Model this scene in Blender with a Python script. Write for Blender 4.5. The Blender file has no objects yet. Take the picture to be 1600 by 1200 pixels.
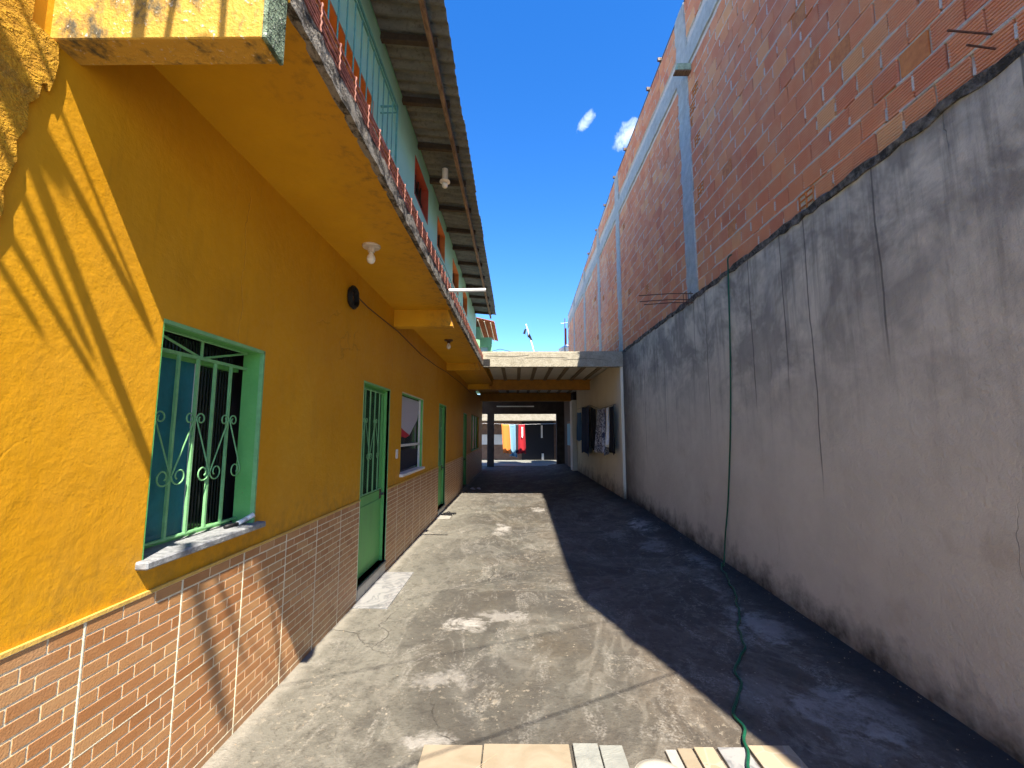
import bpy, bmesh, math, random
from mathutils import Vector, Matrix
random.seed(7)
S = bpy.context.scene
COL = S.collection

# ---------------------------------------------------------------- camera, sky, sun, exposure
FPX, CAMH = 680.0, 1.626
PITCH, YAW = math.radians(6.46), math.radians(0.502)
cd = bpy.data.cameras.new('camera'); cam = bpy.data.objects.new('camera', cd); COL.objects.link(cam)
cam.location = (0, 0, CAMH)
cam.rotation_euler = (math.pi/2 + PITCH, 0, YAW)
cd.sensor_width = 36.0; cd.lens = 36.0*FPX/1600.0
cd.clip_start = 0.05; cd.clip_end = 2000
S.camera = cam

SUN = Vector((-.226, .68, -1.0)).normalized()          # travel direction of the light
ELEV = math.asin(-SUN.z)
ROT = math.atan2(-SUN.x, -SUN.y)                        # compass angle of the sun, from +Y towards +X
w = bpy.data.worlds.new('World'); S.world = w; w.use_nodes = True
wn, wl = w.node_tree.nodes, w.node_tree.links
wn.clear()
sky = wn.new('ShaderNodeTexSky'); sky.sky_type = 'NISHITA'; sky.sun_disc = False
sky.sun_elevation = ELEV; sky.sun_rotation = ROT
sky.altitude = 0; sky.air_density = 1.0; sky.dust_density = 0.1; sky.ozone_density = 3.0
hs = wn.new('ShaderNodeHueSaturation'); hs.inputs['Saturation'].default_value = 1.35; hs.inputs['Hue'].default_value = .510
wl.new(sky.outputs['Color'], hs.inputs['Color'])
# two small drifting clouds, fixed in the sky by direction
tc = wn.new('ShaderNodeTexCoord')
nz = wn.new('ShaderNodeTexNoise'); nz.inputs['Scale'].default_value = 34; nz.inputs['Detail'].default_value = 8; nz.inputs['Distortion'].default_value = .6
nz.inputs['Roughness'].default_value = .62
wl.new(tc.outputs['Generated'], nz.inputs['Vector'])
def cloud_lobe(d, axis, lon, wid):
    d = Vector(d).normalized(); axis = Vector(axis); axis = (axis - d*axis.dot(d)).normalized(); other = d.cross(axis)
    outs = []
    for v, r in ((axis, lon), (other, wid)):
        n = wn.new('ShaderNodeVectorMath'); n.operation = 'DOT_PRODUCT'
        wl.new(tc.outputs['Generated'], n.inputs[0]); n.inputs[1].default_value = v/r
        m = wn.new('ShaderNodeMath'); m.operation = 'MULTIPLY'; wl.new(n.outputs['Value'], m.inputs[0]); wl.new(n.outputs['Value'], m.inputs[1])
        outs.append(m.outputs[0])
    a = wn.new('ShaderNodeMath'); a.operation = 'ADD'; wl.new(outs[0], a.inputs[0]); wl.new(outs[1], a.inputs[1])
    f = wn.new('ShaderNodeVectorMath'); f.operation = 'DOT_PRODUCT'; wl.new(tc.outputs['Generated'], f.inputs[0]); f.inputs[1].default_value = d
    g = wn.new('ShaderNodeMath'); g.operation = 'GREATER_THAN'; wl.new(f.outputs['Value'], g.inputs[0]); g.inputs[1].default_value = .8
    e = wn.new('ShaderNodeMath'); e.operation = 'SUBTRACT'; e.inputs[0].default_value = 1; wl.new(a.outputs[0], e.inputs[1]); e.use_clamp = True
    q = wn.new('ShaderNodeMath'); q.operation = 'MULTIPLY'; wl.new(e.outputs[0], q.inputs[0]); wl.new(g.outputs[0], q.inputs[1])
    return q.outputs[0]
l1 = cloud_lobe((.174, 1, .767), (.75, 0, 1), .045, .017)
l2 = cloud_lobe((.283, 1, .738), (.8, 0, 1), .055, .036)
mx = wn.new('ShaderNodeMath'); mx.operation = 'MAXIMUM'; wl.new(l1, mx.inputs[0]); wl.new(l2, mx.inputs[1])
ml = wn.new('ShaderNodeMath'); ml.operation = 'MULTIPLY_ADD'; wl.new(nz.outputs['Fac'], ml.inputs[0]); ml.inputs[1].default_value = -3.2; lb_ = wn.new('ShaderNodeMath'); lb_.operation = 'MULTIPLY'; lb_.inputs[1].default_value = 1.75; wl.new(mx.outputs[0], lb_.inputs[0]); wl.new(lb_.outputs[0], ml.inputs[2])
mr = wn.new('ShaderNodeMapRange'); mr.inputs['From Min'].default_value = -.55; mr.inputs['From Max'].default_value = .65
mr.inputs['To Max'].default_value = .75
wl.new(ml.outputs[0], mr.inputs['Value'])
cm = wn.new('ShaderNodeMixRGB'); gt = wn.new('ShaderNodeMath'); gt.operation = 'MULTIPLY'; gt.use_clamp = True
g5 = wn.new('ShaderNodeMath'); g5.operation = 'MULTIPLY'; g5.use_clamp = True; g5.inputs[1].default_value = 4; wl.new(mx.outputs[0], g5.inputs[0])
wl.new(mr.outputs[0], gt.inputs[0]); wl.new(g5.outputs[0], gt.inputs[1]); wl.new(gt.outputs[0], cm.inputs[0]); wl.new(hs.outputs['Color'], cm.inputs[1])
cm.inputs[2].default_value = (4.6, 5.2, 6.0, 1)
bg = wn.new('ShaderNodeBackground'); bg.inputs['Strength'].default_value = 0.076
wl.new(cm.outputs[0], bg.inputs['Color'])
wo = wn.new('ShaderNodeOutputWorld'); wl.new(bg.outputs[0], wo.inputs['Surface'])

sd = bpy.data.lights.new('sun', 'SUN'); sun = bpy.data.objects.new('sun', sd); COL.objects.link(sun)
sd.energy = 3.05; sd.angle = math.radians(.5); sd.color = (1, .91, .77)
sun.rotation_euler = SUN.to_track_quat('-Z', 'Y').to_euler(); sun.location = (3, -8, 14)
S.view_settings.view_transform = 'Standard'; S.view_settings.look = 'None'
S.view_settings.exposure = 2.22; S.view_settings.gamma = 1; S.view_settings.use_curve_mapping = False
S.render.engine = 'CYCLES'
try:
    S.cycles.max_bounces = 6; S.cycles.diffuse_bounces = 4; S.cycles.use_light_tree = False; S.cycles.glossy_bounces = 2
except Exception: pass

# ---------------------------------------------------------------- material helper
class G:
    def __init__(s, name):
        s.m = bpy.data.materials.new(name); s.m.use_nodes = True
        s.t = s.m.node_tree; s.n = s.t.nodes; s.l = s.t.links
        s.b = s.n['Principled BSDF']
        s.b.inputs['Roughness'].default_value = .85
        if 'Specular IOR Level' in s.b.inputs: s.b.inputs['Specular IOR Level'].default_value = .3
    def new(s, t): return s.n.new('ShaderNode'+t)
    def put(s, sock, v):
        if isinstance(v, bpy.types.NodeSocket): s.l.new(v, sock)
        elif isinstance(v, tuple) and len(v) == 3 and sock.type == 'RGBA': sock.default_value = v+(1,)
        else: sock.default_value = v
    def pos(s): return s.new('NewGeometry').outputs['Position']
    def xyz(s, v=None):
        n = s.new('SeparateXYZ'); s.put(n.inputs[0], v or s.pos()); return n.outputs
    def comb(s, x, y, z):
        n = s.new('CombineXYZ')
        for i, v in enumerate((x, y, z)): s.put(n.inputs[i], v)
        return n.outputs[0]
    def scale(s, v, k):
        n = s.new('VectorMath'); n.operation = 'MULTIPLY'; s.put(n.inputs[0], v); s.put(n.inputs[1], k); return n.outputs[0]
    def noise(s, scale, detail=5, rough=.55, vec=None, dist=0.0):
        n = s.new('TexNoise'); s.put(n.inputs['Vector'], vec or s.pos()); n.inputs['Scale'].default_value = scale
        n.inputs['Detail'].default_value = min(detail, 3.0 if scale > 25 else 4.5); n.inputs['Roughness'].default_value = rough
        n.inputs['Distortion'].default_value = dist; return n.outputs['Fac']
    def voro(s, scale, feat='F1', vec=None, out='Distance', dim='3D', rnd=1.0):
        n = s.new('TexVoronoi'); n.voronoi_dimensions = dim; n.feature = feat
        if dim == '1D': s.put(n.inputs['W'], vec)
        else: s.put(n.inputs['Vector'], vec or s.pos())
        n.inputs['Scale'].default_value = scale
        n.inputs['Randomness'].default_value = rnd
        return n.outputs[out]
    def warp(s, v, scale, amt):
        n = s.new('TexNoise'); s.put(n.inputs['Vector'], v); n.inputs['Scale'].default_value = scale; n.inputs['Detail'].default_value = 5
        return s.mix(amt, v, n.outputs['Color'], 'ADD')
    def math(s, op, a, b=None, c=None, clamp=False):
        n = s.new('Math'); n.operation = op; n.use_clamp = clamp
        for i, v in enumerate((a, b, c)):
            if v is not None: s.put(n.inputs[i], v)
        return n.outputs[0]
    def mr(s, v, a, b, lo=0.0, hi=1.0, smooth=False):
        n = s.new('MapRange'); n.interpolation_type = 'SMOOTHSTEP' if smooth else 'LINEAR'
        for k, x in (('Value', v), ('From Min', a), ('From Max', b), ('To Min', lo), ('To Max', hi)): s.put(n.inputs[k], x)
        return n.outputs[0]
    def mix(s, f, a, b, mode='MIX'):
        n = s.new('MixRGB'); n.blend_type = mode; s.put(n.inputs[0], f); s.put(n.inputs[1], a); s.put(n.inputs[2], b); return n.outputs[0]
    def ramp(s, f, stops, interp='LINEAR'):
        n = s.new('ValToRGB'); s.put(n.inputs[0], f); e = n.color_ramp.elements; n.color_ramp.interpolation = interp
        while len(e) < len(stops): e.new(.5)
        for i, (p, c) in enumerate(stops): e[i].position = p; e[i].color = c+(1,)
        return n.outputs[0]
    def rnd(s):
        a = s.new('ObjectInfo').outputs['Random']; b = s.new('NewGeometry').outputs['Random Per Island']
        return s.math('FRACT', s.math('ADD', a, s.math('MULTIPLY', b, 7.31)))
    def bump(s, h, dist=.01, strength=1.0, prev=None):
        n = s.new('Bump'); n.inputs['Distance'].default_value = dist; n.inputs['Strength'].default_value = strength
        s.put(n.inputs['Height'], h)
        if prev is not None: s.l.new(prev, n.inputs['Normal'])
        return n.outputs[0]
    def done(s, col=None, rough=None, normal=None, metal=None, **kw):
        if col is not None: s.put(s.b.inputs['Base Color'], col)
        if rough is not None: s.put(s.b.inputs['Roughness'], rough)
        if normal is not None: s.l.new(normal, s.b.inputs['Normal'])
        if metal is not None: s.put(s.b.inputs['Metallic'], metal)
        for k, v in kw.items(): s.put(s.b.inputs[k.replace('_', ' ')], v)
        return s.m

M = {}
def plain(name, c, rough=.6, var=.18, scale=14, metal=0, bump=.002):
    g = G(name); f = g.noise(scale, 6, .6)
    lo = tuple(x*(1-var) for x in c); hi = tuple(min(1, x*(1+var)) for x in c)
    col = g.ramp(f, [(.3, lo), (.7, hi)])
    M[name] = g.done(col, g.mr(f, .3, .7, rough-.06, min(1, rough+.1)), g.bump(g.noise(scale*4, 4), bump), metal)
    return M[name]

# --- mustard wall paint: hand-trowelled relief, faint dirt, hair cracks
g = G('mustard_paint')
n1, n2, n3 = g.noise(1.3, 5, .6), g.noise(26, 6, .62), g.noise(90, 4, .6)
col = g.mix(g.mr(n1, .3, .75), (.60, .275, .006), (.69, .335, .008))
p = g.xyz()
crk = g.voro(1.15, 'DISTANCE_TO_EDGE', g.scale(g.warp(g.pos(), 4, .22), (1, 1, .55)))
crkm = g.math('MULTIPLY', g.mr(crk, .0, .006, 1, 0), g.mr(g.noise(.9, 2), .5, .62))
dirt = g.mr(g.noise(3.2, 7, .7, g.scale(g.pos(), (1, 1, .35))), .56, .8)
col = g.mix(g.math('MULTIPLY', dirt, .28), col, (.25, .13, .012))
col = g.mix(g.math('MULTIPLY', crkm, .45), col, (.3, .15, .01))
fade = g.mr(g.noise(.8, 6, .65, g.scale(g.pos(), (1, 1, .6)), .5), .48, .68)
col = g.mix(g.math('MULTIPLY', fade, .22), col, (.72, .42, .06))
splash = g.math('MULTIPLY', g.mr(g.math('SUBTRACT', p[2], g.math('MULTIPLY', g.noise(5, 6, .7), .5)), .72, .98, 1, 0), g.mr(g.noise(16, 5, .7), .4, .62))
col = g.mix(g.math('MULTIPLY', splash, .45), col, (.24, .14, .03))
drp = g.noise(1.0, 5, .7, g.comb(0, g.math('MULTIPLY', p[1], 14.0), g.math('MULTIPLY', p[2], .9)))
col = g.mix(g.math('MULTIPLY', g.mr(drp, .58, .72), .22), col, (.30, .16, .02))
h = g.math('ADD', g.math('MULTIPLY', g.noise(5, 4, .5, None, .8), .55), g.math('ADD', g.math('MULTIPLY', n2, .30), g.math('MULTIPLY', n3, .12)))
h = g.math('SUBTRACT', h, g.math('MULTIPLY', crkm, .5))
M['mustard'] = g.done(col, g.mr(n2, .3, .7, .5, .7), g.bump(h, .0065))

# --- rough plaster layer of the same paint
g = G('rough_mustard')
n2 = g.noise(17, 7, .7, g.scale(g.pos(), (1, 1, 1.6)), .6); n3 = g.noise(70, 4, .7)
col = g.mix(g.mr(n2, .35, .7), (.42, .2, .012), (.68, .36, .02))
col = g.mix(g.math('MULTIPLY', g.mr(g.noise(9, 6, .7), .58, .75), .6), col, (.10, .075, .04))
M['rough_mustard'] = g.done(col, .92, g.bump(g.math('ADD', n2, g.math('MULTIPLY', n3, .4)), .022))

# --- soffit paint with a damp stain along the outer edge
g = G('soffit_paint'); p = g.xyz()
edge = g.mr(g.math('ADD', p[0], g.math('MULTIPLY', g.noise(3.5, 6, .65), .34)), -1.02, -.68)
col = g.mix(g.mr(g.noise(2.2, 6, .6), .3, .7), (.60, .30, .006), (.68, .35, .008))
col = g.mix(g.math('MULTIPLY', edge, .45), col, (.42, .19, .02))
col = g.mix(g.math('MULTIPLY', g.math('MULTIPLY', edge, g.mr(g.noise(14, 7, .7), .5, .75)), .7), col, (.10, .06, .02))
M['soffit'] = g.done(col, .6, g.bump(g.noise(9, 6, .6), .008))

# --- lichen-blotched yellow beam face
g = G('blotched_beam')
a = g.noise(9, 8, .7, g.scale(g.pos(), (1.2, 1, .7))); b = g.noise(45, 5, .7)
col = g.mix(g.mr(a, .50, .66), (.52, .30, .045), (.085, .07, .04))
col = g.mix(g.mr(b, .62, .72), col, (.55, .5, .42))
M['blotched'] = g.done(col, .75, g.bump(g.math('ADD', a, g.math('MULTIPLY', b, .5)), .012))
g = G('mossy_end')
a = g.noise(16, 8, .72); b = g.noise(60, 5, .7)
col = g.mix(g.mr(a, .38, .6), (.05, .075, .045), (.20, .27, .18)); col = g.mix(g.mr(b, .6, .7), col, (.5, .52, .45))
M['mossy'] = g.done(col, .85, g.bump(g.math('ADD', a, b), .014))

# --- weathered slab edge: white lime over black mould
g = G('weathered_edge')
a = g.noise(11, 8, .75, g.scale(g.pos(), (1, .7, 1.3))); b = g.noise(70, 5, .7)
col = g.mix(g.mr(a, .44, .54), (.045, .04, .032), (.27, .25, .215)); col = g.mix(g.mr(b, .55, .7), col, (.2, .17, .12))
M['weathered'] = g.done(col, .9, g.bump(g.math('ADD', a, g.math('MULTIPLY', b, .6)), .014))

# --- teal upper wall, greened with algae under the eave
g = G('teal_paint'); p = g.xyz()
alg = g.mr(g.math('ADD', p[2], g.math('MULTIPLY', g.noise(1.6, 5, .6), .5)), 5.9, 6.6)
col = g.mix(g.mr(g.noise(1.1, 5), .3, .7), (.34, .72, .60), (.40, .78, .66))
col = g.mix(g.math('MULTIPLY', alg, .75), col, (.15, .23, .09))
M['teal'] = g.done(col, .7, g.bump(g.noise(30, 5), .004))

# --- faux-brick wainscot tiles
g = G('brick_tile'); r = g.rnd()
col = g.ramp(r, [(0, (.47, .23, .09)), (.3, (.39, .165, .058)), (.55, (.52, .275, .115)), (.8, (.43, .19, .072)), (1, (.55, .31, .135))])
col = g.mix(g.math('MULTIPLY', g.mr(g.noise(40, 6, .65, g.scale(g.pos(), (1, .5, 1))), .3, .75), .35), col, (.36, .15, .06))
zz = g.xyz()[2]; dirt = g.math('MULTIPLY', g.mr(g.math('SUBTRACT', zz, g.math('MULTIPLY', g.noise(9, 6, .7), .3)), -.14, .03, 1, 0), .55)
col = g.mix(dirt, col, (.20, .13, .08))
col = g.mix(g.math('MULTIPLY', g.mr(g.noise(2.5, 6, .7), .5, .7), .18), col, (.62, .45, .28))
M['brick_tile'] = g.done(col, .42, g.bump(g.noise(120, 3), .0015))
plain('grout', (.80, .72, .52), .7, .12, 30)
plain('tile_seam', (.74, .67, .50), .6, .08, 30)
plain('tile_cap', (.66, .42, .10), .5, .15, 20)

# --- hollow clay block
g = G('clay_block'); r = g.rnd()
col = g.ramp(r, [(0, (.73, .32, .185)), (.25, (.67, .27, .165)), (.45, (.75, .36, .20)), (.62, (.61, .24, .155)), (.85, (.73, .34, .20)), (1, (.77, .44, .24))])
dust = g.mr(g.noise(3, 6, .65), .42, .72)
col = g.mix(g.math('MULTIPLY', dust, .5), col, (.72, .46, .31))
col = g.mix(g.math('MULTIPLY', g.mr(g.noise(22, 6, .7), .62, .74), .4), col, (.50, .46, .42))
col = g.mix(g.math('MULTIPLY', g.mr(g.noise(2.0, 5, .6), .52, .75), .14), col, (.30, .12, .08))
M['clay'] = g.done(col, .9, g.bump(g.noise(75, 5, .65), .004))
g = G('fired_clay'); col = g.mix(g.mr(g.noise(18, 6, .7), .35, .65), (.68, .27, .085), (.52, .18, .06))
M['fired_clay'] = g.done(col, .7, g.bump(g.noise(60, 5, .65), .004))
g = G('mortar'); a = g.noise(28, 7, .7)
M['mortar'] = g.done(g.mix(g.mr(a, .3, .7), (.50, .465, .43), (.66, .625, .58)), .95, g.bump(a, .02))
g = G('pale_concrete'); a = g.noise(8, 8, .68); p = g.xyz()
col = g.mix(g.mr(a, .3, .7), (.33, .36, .36), (.50, .52, .51))
col = g.mix(g.math('MULTIPLY', g.mr(g.noise(3, 6, .7, g.scale(g.pos(), (1, 1, .3))), .5, .7), .4), col, (.2, .2, .19))
M['pale_concrete'] = g.done(col, .9, g.bump(g.math('ADD', a, g.noise(50, 5)), .018))

# --- grey render of the boundary wall: mould, streaks, drips, cracks
g = G('grey_render'); P = g.pos(); p = g.xyz(P)
big = g.noise(.75, 7, .62); mid = g.noise(3.4, 8, .68); fine = g.noise(40, 6, .7)
col = g.mix(g.mr(big, .32, .68), (.60, .555, .475), (.68, .635, .55))
col = g.mix(g.math('MULTIPLY', g.mr(mid, .35, .75), .36), col, (.46, .42, .36))
upper = g.mr(g.math('ADD', p[2], g.math('MULTIPLY', g.noise(1.3, 6, .65), 2.2)), 2.55, 4.0)
blot = g.mr(g.noise(1.5, 9, .72, None, .35), .40, .58)
col = g.mix(g.math('MULTIPLY', g.math('MULTIPLY', blot, upper), .72), col, (.165, .155, .145))
str1 = g.noise(1.0, 6, .7, g.comb(0, g.math('MULTIPLY', p[1], 9.0), g.math('MULTIPLY', p[2], .55)))
col = g.mix(g.math('MULTIPLY', g.math('MULTIPLY', g.mr(str1, .50, .68), g.mr(p[2], 1.2, 3.2)), .62), col, (.16, .15, .14))
lime = g.noise(1.0, 6, .7, g.comb(3.1, g.math('MULTIPLY', p[1], 5.0), g.math('MULTIPLY', p[2], .8)))
col = g.mix(g.math('MULTIPLY', g.math('MULTIPLY', g.mr(lime, .58, .72), g.mr(p[2], 2.3, 3.5)), .6), col, (.50, .49, .47))
# single drips running from the ledge
wob = g.math('ADD', p[1], g.math('MULTIPLY', g.noise(1.5, 3, .5), .07))
vd = g.voro(1.9, 'F1', wob, 'Distance', '1D'); vc = g.voro(1.9, 'F1', wob, 'Color', '1D')
ln = g.xyz(vc)
zend = g.mr(ln[0], 0, 1, 3.4, .9)
drip = g.math('MULTIPLY', g.mr(vd, .010, .020, 1, 0), g.mr(p[2], zend, g.math('ADD', zend, .35)))
col = g.mix(g.math('MULTIPLY', drip, .72), col, (.085, .08, .078))
# hair cracks
ck = g.voro(.52, 'DISTANCE_TO_EDGE', g.scale(g.warp(P, 2.5, .25), (1, 1.2, .35)))
ckm = g.math('MULTIPLY', g.mr(ck, 0, .0020, 1, 0), g.mr(g.noise(.8, 2), .50, .62))
col = g.mix(g.math('MULTIPLY', ckm, .4), col, (.09, .08, .075))
# rising damp and splash dirt at the foot
foot = g.mr(g.math('ADD', g.math('SUBTRACT', p[2], g.mr(p[1], 2.2, 8.5, 0, .17)), g.math('MULTIPLY', g.noise(3.6, 8, .7), -.62)), -.33, -.02, 1, 0)
col = g.mix(g.math('MULTIPLY', foot, .9), col, (.030, .027, .025))
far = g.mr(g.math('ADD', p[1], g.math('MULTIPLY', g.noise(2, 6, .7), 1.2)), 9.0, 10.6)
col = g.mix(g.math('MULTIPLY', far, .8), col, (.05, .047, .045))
rust = g.math('MULTIPLY', g.mr(g.noise(1.6, 5, .65), .6, .75), g.mr(p[2], 2.2, 1.2))
col = g.mix(g.math('MULTIPLY', rust, .35), col, (.27, .19, .12))
hh = g.math('SUBTRACT', g.math('ADD', g.math('MULTIPLY', mid, .8), g.math('MULTIPLY', fine, .35)), g.math('MULTIPLY', ckm, .6))
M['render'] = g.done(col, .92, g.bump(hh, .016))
g = G('mould_ledge'); a = g.noise(13, 8, .72)
M['ledge'] = g.done(g.mix(g.mr(a, .42, .66), (.035, .034, .032), (.21, .20, .19)), .95, g.bump(a, .03))

# --- yard concrete
g = G('yard_concrete'); P = g.pos(); p = g.xyz(P)
big = g.noise(.55, 6, .6); mid = g.noise(2.3, 8, .66); fine = g.noise(26, 7, .7); grit = g.noise(110, 3, .6)
col = g.mix(g.mr(big, .34, .66), (.092, .089, .074), (.128, .123, .104))
col = g.mix(g.math('MULTIPLY', g.mr(mid, .42, .68), .75), col, (.078, .067, .050))
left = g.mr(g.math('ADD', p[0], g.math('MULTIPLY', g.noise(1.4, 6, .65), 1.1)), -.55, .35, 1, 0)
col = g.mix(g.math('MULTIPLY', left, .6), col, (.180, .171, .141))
brown = g.math('MULTIPLY', g.mr(g.noise(1.0, 6, .62, g.scale(P, (1, .8, 1))), .46, .62), g.mr(p[0], -1.0, -.2))
col = g.mix(g.math('MULTIPLY', brown, .62), col, (.082, .064, .042))
grey = g.math('MULTIPLY', g.mr(g.noise(.9, 7, .65, g.scale(P, (1.2, .7, 1)), .4), .47, .6), g.mr(p[0], -1.1, -.5))
col = g.mix(g.math('MULTIPLY', grey, .62), col, (.066, .063, .058))
damp = g.mr(g.math('ADD', p[0], g.math('MULTIPLY', g.noise(1.1, 7, .65), 1.3)), .95, 1.75)
col = g.mix(g.math('MULTIPLY', damp, .80), col, (.105, .083, .062))
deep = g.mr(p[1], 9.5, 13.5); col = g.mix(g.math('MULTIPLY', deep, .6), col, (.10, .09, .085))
col = g.mix(g.math('MULTIPLY', g.mr(fine, .52, .72), .6), col, (.040, .034, .027))
stain = g.mr(g.noise(.62, 7, .7, g.scale(P, (1.1, .8, 1)), .9), .47, .56)
stain = g.math('MULTIPLY', stain, g.mr(p[0], -1.35, -.55))
col = g.mix(g.math('MULTIPLY', stain, .62), col, (.052, .046, .038))
edge_ = g.math('MULTIPLY', g.mr(g.noise(.62, 7, .7, g.scale(P, (1.1, .8, 1)), .9), .43, .47), g.mr(g.noise(.62, 7, .7, g.scale(P, (1.1, .8, 1)), .9), .49, .475))
col = g.mix(g.math('MULTIPLY', edge_, .22), col, (.22, .205, .175))
mott = g.noise(6.5, 8, .72, g.scale(P, (1, .75, 1)), .5)
col = g.mix(g.math('MULTIPLY', g.mr(mott, .50, .64), .45), col, (.045, .041, .035))
scuff = g.math('MULTIPLY', g.mr(g.noise(3.0, 8, .78, g.scale(P, (1.3, .6, 1)), .9), .52, .66), g.mr(g.noise(60, 3, .7), .42, .6))
col = g.mix(g.math('MULTIPLY', scuff, .7), col, (.30, .28, .245))
# worn pale flakes
flk = g.math('MULTIPLY', g.mr(g.noise(19, 8, .75), .575, .615), g.mr(g.noise(1.3, 6, .6), .47, .62))
col = g.mix(g.math('MULTIPLY', flk, .6), col, (.30, .26, .20))
dot = g.math('MULTIPLY', g.mr(g.voro(16, 'F1'), .09, .12, 1, 0), g.mr(g.noise(2.4, 4), .5, .6))
col = g.mix(g.math('MULTIPLY', dot, .7), col, (.34, .295, .225))
# lime and paint spills: own shape, fixed places (x, y, half-length x, half-length y, strength)
ragged = g.math('ADD', g.math('MULTIPLY', g.noise(4.5, 5, .7, None, .8), .7), g.math('MULTIPLY', g.noise(24, 5, .75), .3))
for (sx, sy, rx, ry, k) in [(-.42, 3.96, .26, .20, 1.0), (-.10, 4.12, .32, .2, .55), (-.25, 7.7, .2, .6, .95), (.42, 9.55, .26, .45, .8),
        (-.5, 3.12, .30, .20, .5), (2.15, 7.5, .3, .6, 1.3), (2.25, 5.45, .22, .6, 1.3), (1.95, 6.3, .3, .5, .45), (1.95, 2.75, .4, .35, .6),
        (1.55, 2.95, .3, .3, .25), (2.05, 3.85, .4, .5, .7), (-.45, 2.5, .2, .12, .7), (1.55, 7.2, .25, .3, .4), (2.05, 4.7, .2, .5, .45), (1.75, 2.45, .5, .2, .3)]:
    dx = g.math('DIVIDE', g.math('SUBTRACT', p[0], sx), rx); dy = g.math('DIVIDE', g.math('SUBTRACT', p[1], sy), ry)
    d = g.math('SQRT', g.math('ADD', g.math('MULTIPLY', dx, dx), g.math('MULTIPLY', dy, dy)))
    mk_ = g.mr(g.math('SUBTRACT', g.math('MULTIPLY', ragged, 5.0), d), 1.70, 2.35)
    mk_ = g.math('MULTIPLY', mk_, g.mr(d, 1.0, .7))
    col = g.mix(g.math('MULTIPLY', mk_, min(.95, k*.8)), col, (.36, .34, .31))
strip = g.mr(g.math('ADD', p[0], g.math('MULTIPLY', g.noise(6, 7, .7), .22)), -1.40, -1.30, 1, 0)
col = g.mix(g.math('MULTIPLY', strip, .6), col, (.29, .27, .225))
ck = g.voro(.33, 'DISTANCE_TO_EDGE', g.warp(P, 2.2, .55))
ckm = g.math('MULTIPLY', g.mr(ck, 0, .0035, 1, 0), g.mr(g.noise(.7, 2), .45, .55))
col = g.mix(g.math('MULTIPLY', ckm, .3), col, (.05, .045, .04))
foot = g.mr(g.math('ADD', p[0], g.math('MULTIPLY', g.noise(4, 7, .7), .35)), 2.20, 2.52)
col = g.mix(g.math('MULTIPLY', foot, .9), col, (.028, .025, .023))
hh = g.math('ADD', g.math('ADD', g.math('MULTIPLY', mid, .8), g.math('MULTIPLY', fine, .5)), g.math('MULTIPLY', grit, .25))
hh = g.math('SUBTRACT', hh, g.math('MULTIPLY', ckm, .5))
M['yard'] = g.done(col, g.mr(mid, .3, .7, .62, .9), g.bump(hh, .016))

# --- others
g = G('green_paint'); a = g.noise(5, 6, .65); b = g.noise(38, 4, .7)
col = g.mix(g.mr(a, .3, .7), (.115, .385, .105), (.16, .47, .14)); col = g.mix(g.math('MULTIPLY', g.mr(b, .66, .70), .7), col, (.20, .15, .10)); col = g.mix(g.math('MULTIPLY', g.mr(g.noise(2.5, 6, .7, g.scale(g.pos(), (1, 1, .3))), .52, .7), .3), col, (.10, .22, .09))
M['green_paint'] = g.done(col, g.mr(a, .3, .7, .4, .6), g.bump(b, .002))
plain('green_bar', (.20, .46, .20), .4, .15, 20)
plain('dark_glass', (.012, .016, .016), .12, .3, 3, bump=.0004)
g = G('fluted_glass'); p = g.xyz()
M['fluted_glass'] = g.done((.012, .016, .015), .16, g.bump(g.math('SINE', g.math('MULTIPLY', p[1], 260)), .004))
plain('teal_panel', (.02, .16, .19), .35, .2, 9)
plain('white_paint', (.72, .71, .68), .5, .1, 20)
plain('sill_stone', (.24, .25, .26), .6, .35, 40)
plain('dark_granite', (.055, .058, .062), .35, .5, 60)
g = G('marble'); v = g.noise(3.5, 8, .6, None, 2.2)
M['marble'] = g.done(g.mix(g.mr(g.math('ABSOLUTE', g.math('SUBTRACT', v, .5)), 0, .06, 1, 0), (.29, .287, .28), (.17, .173, .178)), .3)
plain('step_tile', (.34, .325, .29), .35, .12, 12)
g = G('beige_stone'); v = g.noise(5, 7, .6, None, 1.0); r = g.rnd()
M['beige_stone'] = g.done(g.mix(g.mr(v, .35, .7), (.25, .205, .14), (.30, .25, .18)), .55, g.bump(g.noise(20, 5), .003))
g = G('mosaic_stone'); c = g.voro(9, 'F1', None, 'Color'); e = g.voro(9, 'DISTANCE_TO_EDGE')
M['mosaic_stone'] = g.done(g.mix(g.mr(e, .02, .05), (.36, .30, .23), g.ramp(g.xyz(c)[0], [(0, (.31, .24, .155)), (.5, (.37, .32, .23)), (1, (.33, .27, .18))])), .6)
g = G('slate'); v = g.noise(7, 8, .65, None, .8)
M['slate'] = g.done(g.mix(g.mr(v, .35, .65), (.20, .207, .19), (.27, .275, .245)), .6, g.bump(v, .012))
plain('plastic_white', (.42, .40, .34), .4, .04, 6, bump=.0003)
plain('hose_green', (.008, .085, .045), .32, .2, 30)
plain('rebar', (.10, .055, .045), .75, .4, 60)
g = G('rail_iron'); a = g.noise(35, 6, .7); M['rail_iron'] = g.done(g.mix(g.mr(a, .4, .6), (.10, .032, .028), (.26, .10, .08)), .6, g.bump(a, .003))
plain('post_iron', (.30, .125, .09), .6, .35, 40)
g = G('fibre_cement'); a = g.noise(7, 8, .68, g.scale(g.pos(), (.4, 1, 1)))
col = g.mix(g.mr(a, .35, .7), (.085, .10, .115), (.16, .18, .195))
col = g.mix(g.math('MULTIPLY', g.mr(g.noise(22, 6, .7), .52, .66), .6), col, (.05, .05, .047))
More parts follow.
